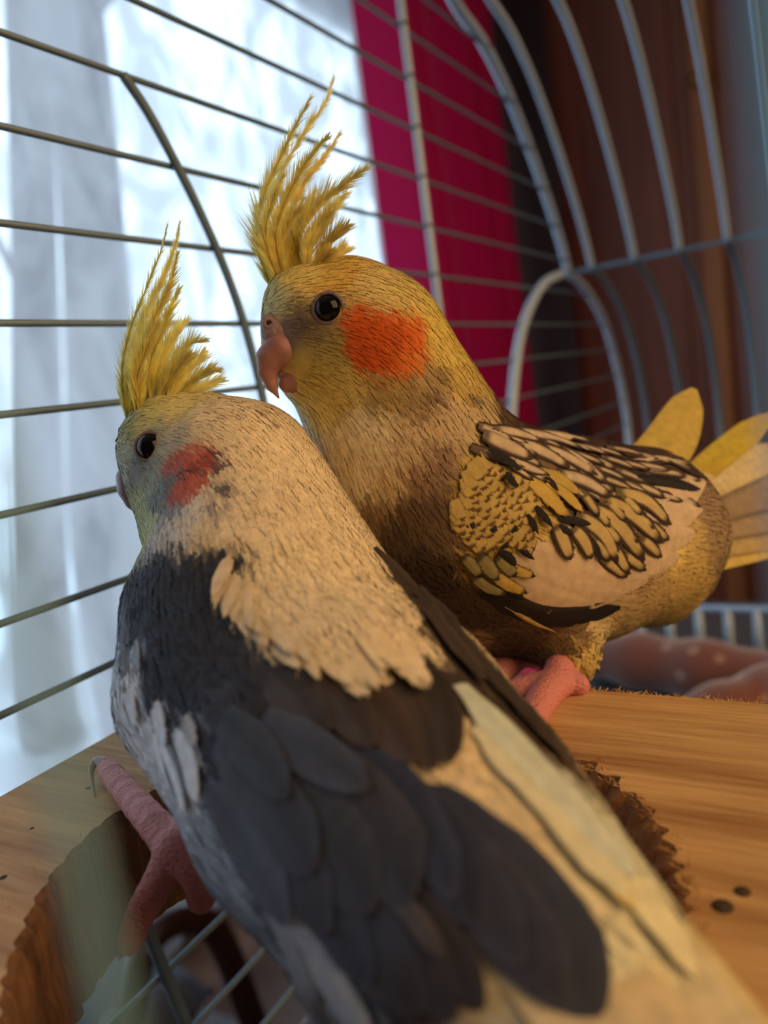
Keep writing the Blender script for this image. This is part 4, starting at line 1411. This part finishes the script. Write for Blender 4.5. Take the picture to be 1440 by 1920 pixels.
for ln in ([(925, 862), (945, 872), (962, 888)], [(935, 892), (946, 902), (958, 918)], [(905, 846), (925, 858), (945, 868)]):
    vane('covert_feather', wing2, ln, 17, BLK, body=body2, shape='round', lift=0.0024, lift_tip=0.0027, ns=8, nt=7, rag=0.15)

# tail of the standing bird
tail2 = empty('tail', parent=bird2)
up = np.array([0.1, -0.75, 0.55])
for ln, wdt, c_, sh_ in (
        ([(1180, 905, .236), (1255, 830, .246), (1302, 728, .256)], 96, c_plain(S(226, 192, 92)), 'round'),
        ([(1250, 960, .250), (1330, 870, .258), (1450, 775, .268)], 52, c_plain(S(220, 190, 70)), 'long'),
        ([(1230, 960, .243), (1340, 895, .256), (1475, 838, .272)], 74, c_plain(S(232, 208, 150)), 'long'),
        ([(1240, 990, .242), (1350, 940, .256), (1500, 905, .272)], 78, c_plain(S(170, 146, 116)), 'long'),
        ([(1240, 1010, .242), (1350, 975, .255), (1500, 955, .271)], 78, c_plain(S(180, 156, 122)), 'long'),
        ([(1240, 1030, .242), (1350, 1010, .254), (1500, 995, .270)], 70, c_plain(S(206, 178, 120)), 'long'),
        ([(1230, 1060, .242), (1340, 1045, .252), (1500, 1008, .268)], 52, c_plain(S(226, 190, 96)), 'long')):
    vane('tail_feather', tail2, ln, wdt, c_, shape=sh_, nrm=up, lift=0, lift_tip=0, ns=16, nt=11, camber=0.6, R=0.05, mat=M_TAIL, rag=0.0, fringe=0)

# feet of the standing bird
def gz(px, py, r): return on_height(px, py, BH + r * 0.9)


def leg2(off, name='foot'):
    o = np.asarray(off, float)
    ank = P(1058, 1238, .199) + o
    hub = gz(1040, 1283, 0.004) + o
    t1 = [hub, gz(1018, 1310, 0.003) + o, gz(1003, 1338, 0.003) + o, gz(996, 1362, 0.0024) + o]
    t2 = [hub, gz(1005, 1290, 0.003) + o, gz(966, 1298, 0.0026) + o]
    t3 = [hub, gz(1066, 1278, 0.0028) + o, gz(1088, 1286, 0.002) + o]
    ft = toes(bird2, [([P(1075, 1215, .2) + o, ank, hub], [0.0042, 0.0037, 0.0032]), (t1, [0.0034, 0.0032, 0.0029, 0.0024]), (t2, [0.0032, 0.0031, 0.0027]), (t3, [0.0032, 0.0027, 0.002])], name=name)
    claw(ft, [t1[-1] + Z * 0.0006, gz(986, 1362, 0.002) + o, gz(988, 1378, 0.0012) + o, gz(994, 1388, 0.0003) + o], 0.0013)
    claw(ft, [t2[-1] + Z * 0.0006, gz(950, 1298, 0.0026) + o, gz(950, 1314, 0.0016) + o, gz(956, 1332, 0.0003) + o], 0.0012)
    return ft


leg2((0, 0, 0))
leg2(-U * 0.0 + np.array([-0.006, 0.022, 0]))

# ------------------------------------------------------------------ bird in front: pied, back turned to the lens
b1_cones = (chain([(294, 868, .1765, 38), (326, 864, .177, 74), (378, 874, .177, 116), (446, 906, .173, 144), (476, 1010, .167, 176), (502, 1150, .157, 232), (548, 1290, .147, 266),
                   (672, 1440, .131, 306), (812, 1600, .113, 300), (950, 1760, .098, 272), (1090, 1900, .089, 230), (1260, 2080, .080, 130)])
            + chain([(318, 930, .178, 60), (345, 980, .172, 74)])
            + chain([(276, 832, .1768, 40), (308, 806, .177, 46), (360, 810, .177, 54)])
            + chain([(330, 1150, .158, 92), (350, 1300, .147, 108), (462, 1450, .138, 92)]))
spine1 = [P(230, 850, .177), P(320, 862, .177), P(420, 890, .174), P(480, 1000, .167), P(520, 1150, .157), P(580, 1290, .147), P(690, 1440, .131), P(830, 1620, .113), P(980, 1780, .098), P(1120, 1920, .089), P(1300, 2120, .078)]
body1 = Body(b1_cones, 0.007, 0.0011, spine1)
bird1 = empty('cockatiel', on_height(300, 1600, BH))
CRW = S(232, 210, 170)
anch1 = [
    (240, 800, S(190, 186, 130), 26), (280, 780, S(212, 204, 130), 34), (330, 770, S(226, 208, 140), 40), (260, 870, S(150, 148, 138), 26), (240, 850, S(200, 200, 170), 24), (300, 800, S(190, 180, 140), 30),
    (330, 820, S(200, 186, 156), 34), (280, 910, S(168, 166, 140), 30), (265, 950, S(200, 196, 140), 26), (290, 950, S(140, 140, 130), 26), (280, 990, S(216, 212, 150), 30),
    (330, 865, RED, 24), (362, 855, RED, 26), (380, 872, S(150, 76, 66), 20), (350, 890, S(120, 76, 70), 16), (345, 918, RED, 26), (365, 905, RED, 20), (330, 935, S(190, 90, 76), 16), (385, 855, S(190, 80, 60), 18),
    (400, 850, S(110, 100, 104), 16), (415, 875, S(100, 92, 98), 18), (420, 918, S(104, 96, 104), 20), (400, 955, S(150, 140, 140), 20), (425, 968, S(130, 120, 122), 14), (318, 905, S(130, 130, 128), 20), (322, 960, S(150, 146, 142), 22),
    (330, 1000, S(224, 212, 196), 50), (400, 1000, CRW, 46), (400, 770, CRW, 40), (402, 762, S(110, 92, 84), 9), (490, 778, S(110, 92, 80), 8), (515, 795, S(120, 100, 84), 8), (450, 800, CRW, 60), (500, 860, CRW, 70), (470, 930, CRW, 60), (560, 950, CRW, 80), (600, 1050, CRW, 80), (520, 1050, CRW, 50), (680, 1130, CRW, 80), (560, 1150, CRW, 70), (470, 1120, CRW, 36), (640, 1220, CRW, 60), (740, 1220, CRW, 60), (500, 1180, CRW, 30), (570, 1225, CRW, 30), (770, 1290, CRW, 36), (680, 1290, CRW, 34),
    (300, 1060, SLATE, 46), (380, 1060, SLATE, 46), (440, 1065, SLATE, 30), (260, 1120, SLATE, 40), (340, 1130, SLATE, 56), (390, 1150, SLATE, 34), (230, 1180, S(130, 132, 140), 26), (300, 1200, SLATE, 50), (420, 1200, SLATE, 50), (265, 1230, S(150, 152, 160), 20), (360, 1270, SLATE, 60), (480, 1260, SLATE, 50), (290, 1290, SLATE, 36),
    (228, 1310, S(240, 243, 247), 40), (255, 1380, S(240, 243, 247), 50), (235, 1250, S(120, 122, 130), 20), (292, 1440, S(238, 241, 246), 52), (345, 1450, S(240, 242, 246), 44), (300, 1330, S(190, 192, 200), 18), (350, 1380, S(150, 150, 156), 24), (330, 1520, S(206, 214, 224), 40),
    (420, 1370, DGREY, 60), (560, 1320, S(64, 58, 58), 60), (640, 1350, S(78, 62, 52), 60), (740, 1380, S(74, 58, 48), 60), (720, 1260, S(90, 70, 58), 14), (820, 1270, S(70, 56, 48), 40), (810, 1180, S(80, 64, 52), 30), (880, 1300, S(70, 56, 48), 40), (960, 1390, S(92, 76, 60), 30), (740, 1090, S(80, 64, 52), 16), (780, 1130, S(80, 64, 52), 18), (860, 1230, S(74, 60, 50), 24), (910, 1310, S(74, 60, 50), 26), (850, 1190, S(74, 60, 50), 26), (900, 1250, S(74, 60, 50), 26), (950, 1310, S(74, 60, 50), 26), (1000, 1375, S(84, 68, 56), 26), (1045, 1430, S(100, 84, 68), 24),
    (450, 1500, S(84, 86, 94), 70), (380, 1570, S(170, 178, 190), 44), (560, 1480, S(82, 78, 82), 70), (600, 1600, S(74, 70, 74), 90), (500, 1650, S(92, 94, 102), 70), (700, 1750, S(66, 64, 68), 90), (560, 1780, S(170, 174, 180), 60), (640, 1850, S(176, 176, 178), 60), (440, 1660, S(160, 168, 180), 40),
    (850, 1480, S(232, 206, 160), 80), (950, 1560, S(232, 208, 162), 70), (1050, 1680, S(228, 214, 170), 80), (1000, 1900, S(224, 212, 176), 90), (1150, 1800, S(226, 220, 184), 90), (1100, 1560, S(222, 222, 190), 50), (1250, 1900, S(232, 214, 160), 70), (1000, 1450, S(206, 210, 190), 40),
]
A1 = anchors_colour(body1, anch1)
ck1 = [i for i, a in enumerate(anch1) if a[2][0] > 1.8 * a[2][1] and a[2][0] > 0.25]


def len1(p):
    d = np.linalg.norm(p - P(330, 860, .17), axis=1)
    return 0.0024 + 0.0036 * np.clip((d - 0.012) / 0.04, 0, 1)


bird_coat(bird1, body1, A1, ck1, 21000, len1, 14, 0.22, [(body1.hit(279, 837), 0.0040), (body1.hit(250, 890), 0.0030)])
tag(bird1, 'cockatiel with white nape, red cheek and slate grey wings seen from behind, nearest the lens', 'bird', 'two cockatiels')
eye(bird1, body1, 279, 837, 24)

v, f = surface_nets(chain([(258, 882, .1755, 30), (244, 898, .175, 24), (240, 920, .175, 17), (245, 942, .1755, 9), (256, 962, .176, 2.5)]), 0.0012, 0.00035)
ub1 = mesh_obj('upper_beak', v, f, M_BEAK_G, bird1)
v, f = surface_nets(chain([(268, 915, .177, 22), (258, 930, .177, 13)]), 0.001, 0.0004)
mesh_obj('lower_beak', v, f, M_BEAK_G, bird1)
v, f = surface_nets(chain([(246, 872, .1752, 18), (262, 862, .1755, 18)]), 0.001, 0.0004)
mesh_obj('cere', v, f, M_CERE, bird1)

crest1 = [
    ([(238, 782), (229, 705), (243, 622), (272, 545), (300, 475), (316, 412)], S(214, 200, 110), S(232, 226, 160), .0030, 90),
    ([(250, 776), (248, 690), (272, 595), (308, 515), (328, 460), (338, 412)], S(216, 198, 96), S(226, 214, 120), .0042, 220),
    ([(262, 772), (262, 690), (284, 610), (318, 535), (334, 470)], S(214, 192, 88), S(222, 206, 110), .0046, 220),
    ([(244, 778), (238, 710), (256, 632), (288, 556), (312, 505)], S(216, 202, 110), S(232, 222, 140), .0042, 190),
    ([(272, 768), (280, 690), (305, 615), (336, 540)], S(216, 196, 96), S(232, 222, 140), .0052, 180),
    ([(284, 764), (298, 690), (325, 630), (352, 598)], S(216, 196, 96), S(236, 226, 150), .0054, 170),
    ([(296, 760), (318, 700), (350, 650), (388, 638)], S(216, 196, 100), S(232, 222, 150), .0050, 150),
    ([(308, 757), (338, 710), (368, 680), (384, 660)], S(220, 200, 110), S(232, 222, 150), .0050, 150),
    ([(318, 755), (352, 722), (385, 700), (410, 695)], S(226, 208, 140), S(232, 226, 180), .0046, 140),
    ([(328, 753), (362, 735), (395, 720), (418, 712)], S(232, 216, 160), S(232, 226, 190), .0042, 120),
    ([(255, 775), (256, 720), (272, 660), (296, 600)], S(210, 188, 84), S(220, 200, 100), .0050, 200),
    ([(275, 768), (285, 725), (305, 670), (330, 625)], S(214, 192, 92), S(224, 206, 110), .0052, 200),
    ([(292, 762), (310, 725), (335, 690), (356, 665)], S(218, 198, 104), S(228, 212, 130), .0050, 180),
    ([(240, 784), (236, 745), (246, 700), (262, 655)], S(214, 196, 100), S(224, 206, 110), .0040, 160),
]
for i, (ln, a, b, bl, nbb) in enumerate(crest1):
    zz = .1755 + 0.0045 * math.sin(i * 2.4)
    plume('crest_feather', bird1, [(p[0], p[1], zz + (0.0015 * k * (1 if i % 2 else -1))) for k, p in enumerate(ln)], a, b, 1, bl, int(nbb * 3.8), width=1.3, ang=10.5, open_tip=0.8)

# wings
def SG(c):
    def f(s, t):
        k = 0.82 + 0.30 * abs(t) ** 1.5 + 0.10 * math.sin(s * 5 + c[0] * 90) + (0.25 if abs(t) > 0.92 or s > 0.97 else 0) + (-0.1 if abs(t) < 0.08 else 0)
        return c * np.array([0.80, 0.84, 0.92]) * k * (0.95 + 0.1 * RNG.random())
    return f



wing1 = empty('wing', parent=bird1)
w1 = [
    # white and grey edge along the belly side
    ([(520, 1700), (600, 1800), (690, 1930)], 110, c_plain(S(176, 180, 186)), 'long'),
    ([(500, 1660), (555, 1780), (615, 1920)], 80, c_plain(S(150, 154, 162)), 'long'),
    ([(560, 1760), (640, 1840), (720, 1960)], 90, c_plain(S(186, 182, 178)), 'long'),
    # flight feathers
    ([(720, 1480), (960, 1660), (1122, 1902)], 170, SG(S(60, 62, 74)), 'long'),
    ([(700, 1490), (920, 1660), (1062, 1890)], 120, SG(S(64, 64, 74)), 'long'),
    ([(690, 1480), (880, 1630), (1010, 1850)], 110, SG(S(54, 55, 68)), 'long'),
    ([(670, 1450), (840, 1570), (978, 1812)], 104, SG(S(60, 62, 74)), 'long'),
    ([(650, 1430), (800, 1540), (900, 1740)], 96, SG(S(50, 53, 68)), 'long'),
    ([(640, 1410), (770, 1500), (858, 1690)], 84, SG(S(60, 64, 80)), 'long'),
    ([(640, 1590), (790, 1720), (915, 1885)], 100, SG(S(64, 58, 58)), 'long'),
    ([(580, 1590), (740, 1720), (865, 1900)], 120, SG(S(66, 61, 63)), 'long'),
    ([(520, 1580), (680, 1720), (800, 1890)], 130, SG(S(70, 68, 72)), 'long'),
    ([(470, 1540), (610, 1680), (720, 1830)], 120, SG(S(74, 74, 82)), 'long'),
    ([(540, 1410), (690, 1530), (785, 1690)], 150, SG(S(70, 67, 71)), 'long'),
    ([(500, 1420), (630, 1560), (715, 1710)], 130, SG(S(74, 71, 74)), 'long'),
    ([(440, 1450), (550, 1590), (640, 1740)], 120, SG(S(80, 80, 88)), 'long'),
    ([(400, 1470), (480, 1580), (565, 1720)], 104, SG(S(96, 100, 110)), 'long'),
    ([(420, 1390), (520, 1500), (610, 1630)], 120, SG(S(78, 79, 87)), 'long'),
    ([(700, 1640), (770, 1700), (845, 1790)], 40, SG(S(98, 86, 84)), 'long'),
    ([(500, 1355), (600, 1420), (700, 1492)], 90, SG(S(80, 82, 92)), 'round'),
    ([(430, 1350), (500, 1420), (560, 1500)], 90, SG(S(72, 73, 80)), 'round'),
    # scapulars under the white nape
    ([(800, 1230), (832, 1330), (842, 1442)], 70, SG(S(60, 49, 43)), 'round'),
    ([(740, 1260), (790, 1350), (812, 1455)], 84, SG(S(76, 60, 50)), 'round'),
    ([(660, 1270), (730, 1360), (775, 1440)], 90, SG(S(82, 64, 54)), 'round'),
    ([(570, 1250), (650, 1330), (702, 1408)], 90, SG(S(80, 66, 58)), 'round'),
    ([(490, 1240), (560, 1310), (620, 1390)], 90, SG(S(70, 62, 60)), 'round'),
    # shoulder
    ([(285, 1370), (320, 1430), (360, 1512)], 84, c_halves(S(242, 244, 247), S(130, 134, 142), 0.55), 'round'),
    ([(325, 1375), (355, 1425), (382, 1500)], 62, c_plain(S(242, 243, 245)), 'round'),
    ([(298, 1380), (318, 1440), (348, 1510)], 26, c_plain(S(110, 116, 126)), 'pointed'),
    ([(288, 1310), (302, 1350), (322, 1395)], 44, c_plain(S(238, 240, 244)), 'round'),
    ([(345, 1345), (362, 1370), (380, 1400)], 34, c_plain(S(196, 190, 184)), 'pointed'),
    ([(242, 1285), (250, 1318), (266, 1356)], 40, c_plain(S(240, 242, 246)), 'round'),
    ([(255, 1200), (262, 1230), (272, 1262)], 24, c_plain(S(170, 172, 180)), 'pointed'),
]
for i, (ln, wdt, cf_, sh_) in enumerate(w1):
    nm = 'flight_feather' if 3 <= i <= 11 else 'covert_feather'
    vane(nm, wing1, ln, wdt, cf_, body=body1, shape=sh_, lift=(0.0005 + i * 0.00005) if i < 21 else 0.0002, lift_tip=(0.0011 + i * 0.00006) if i < 21 else 0.0013, ns=20, nt=15, R=0.030, rag=0.015)
# long white nape feathers that end over the dark back
edge = spline([(408, 1135), (452, 1190), (520, 1235), (600, 1275), (690, 1320), (715, 1300), (735, 1262), (765, 1300), (795, 1320), (808, 1280)], 6)
for k_ in range(46):
    q = edge[int(k_ / 46 * (len(edge) - 1))]
    tx, ty = q[0] + random.uniform(-12, 12), q[1] + random.uniform(-16, 10)
    an = 1.0 + random.uniform(-0.12, 0.12) + (0.12 if tx > 700 else -0.05) + 0.85 * max(0, 1 - k_ / 12)
    ln_ = random.uniform(70, 130)
    dx, dy = math.cos(an), math.sin(an)
    vane('nape_feather', wing1, [(tx - ln_ * dx, ty - ln_ * dy), (tx - ln_ * 0.4 * dx, ty - ln_ * 0.45 * dy), (tx, ty)], random.uniform(18, 34), c_flat(CRW), body=body1, shape='pointed',
         lift=0.0001, lift_tip=0.0021 + random.uniform(-0.0003, 0.0003), ns=10, nt=7, rag=0.02, relief=0.03, fringe=34)
# far wing along the right outline
far1 = empty('wing', parent=bird1)
for ln, wdt, c_ in (([(700, 1030), (800, 1150), (900, 1290)], 46, S(72, 58, 48)), ([(780, 1105), (902, 1252), (1025, 1400)], 56, S(66, 54, 46)), ([(860, 1212), (960, 1325), (1065, 1445)], 50, S(84, 70, 58)),
                    ([(860, 1290), (1000, 1450), (1180, 1660)], 90, S(206, 212, 192)), ([(890, 1370), (1020, 1510), (1170, 1700)], 80, S(222, 214, 176)), ([(960, 1440), (1150, 1640), (1330, 1870)], 90, S(226, 218, 176)),
                    ([(1090, 1590), (1130, 1640), (1170, 1710)], 50, S(214, 190, 110))):
    vane('flight_feather', far1, ln, wdt, SG(c_) if c_[0] < 0.3 else c_plain(c_), body=body1, shape='long', lift=0.0008, lift_tip=0.0016, ns=16, nt=9, R=0.025, rag=0.04)
# tail
tail1 = empty('tail', parent=bird1)
for ln, wdt, c_ in (([(860, 1560, .0925), (1090, 1830, .078), (1400, 2250, .064)], 260, S(232, 212, 168)), ([(980, 1560, .0935), (1200, 1800, .081), (1500, 2200, .067)], 230, S(230, 216, 176)), ([(1060, 1560, .096), (1280, 1820, .083), (1560, 2180, .070)], 160, S(232, 214, 160))):
    vane('tail_feather', tail1, ln, wdt, c_plain(c_, 0.95), shape='long', nrm=np.array([0.15, -0.62, 0.75]), lift=0, lift_tip=0, ns=18, nt=11, camber=0.8, R=0.03, rag=0.0, mat=M_TAIL, fringe=0)

# near foot gripping the rim of the hole
rimp = on_height(250, 1530, BH)
hub = P(330, 1592, 0.1435)
t1 = [hub, on_height(285, 1540, BH + 0.0042), on_height(243, 1492, BH + 0.0036), on_height(200, 1440, BH + 0.0030)]
zz = (hub - CAM) @ W[:, 2]
t2 = [hub, P(303, 1645, .1450), P(268, 1705, .1475), P(243, 1770, .1490)]
t3 = [hub, P(362, 1625, .1425), P(378, 1660, .1440), P(376, 1690, .1455)]
ft = toes(bird1, [([P(380, 1560, .147), hub], [0.0045, 0.0038]), (t1, [0.0030, 0.0027, 0.0026, 0.0023]), (t2, [0.0030, 0.0027, 0.0024, 0.0021]), (t3, [0.0030, 0.0026, 0.0020])])
claw(ft, [t1[-1] + Z * 0.0008, on_height(180, 1428, BH + 0.0042), on_height(171, 1450, BH + 0.0026), on_height(178, 1492, BH + 0.0002)], 0.0016)
claw(ft, [t2[-1], P(232, 1785, .1488), P(222, 1800, .1490)], 0.0013)
o = np.array([0.030, 0.012, -0.004])
ft = toes(bird1, [([hub + o + Z * 0.012, hub + o], [0.004, 0.0036]), ([p + o for p in t1[:3]], [0.0034, 0.0030, 0.0026]), ([p + o for p in t2], [0.0034, 0.003, 0.0028, 0.0024])])
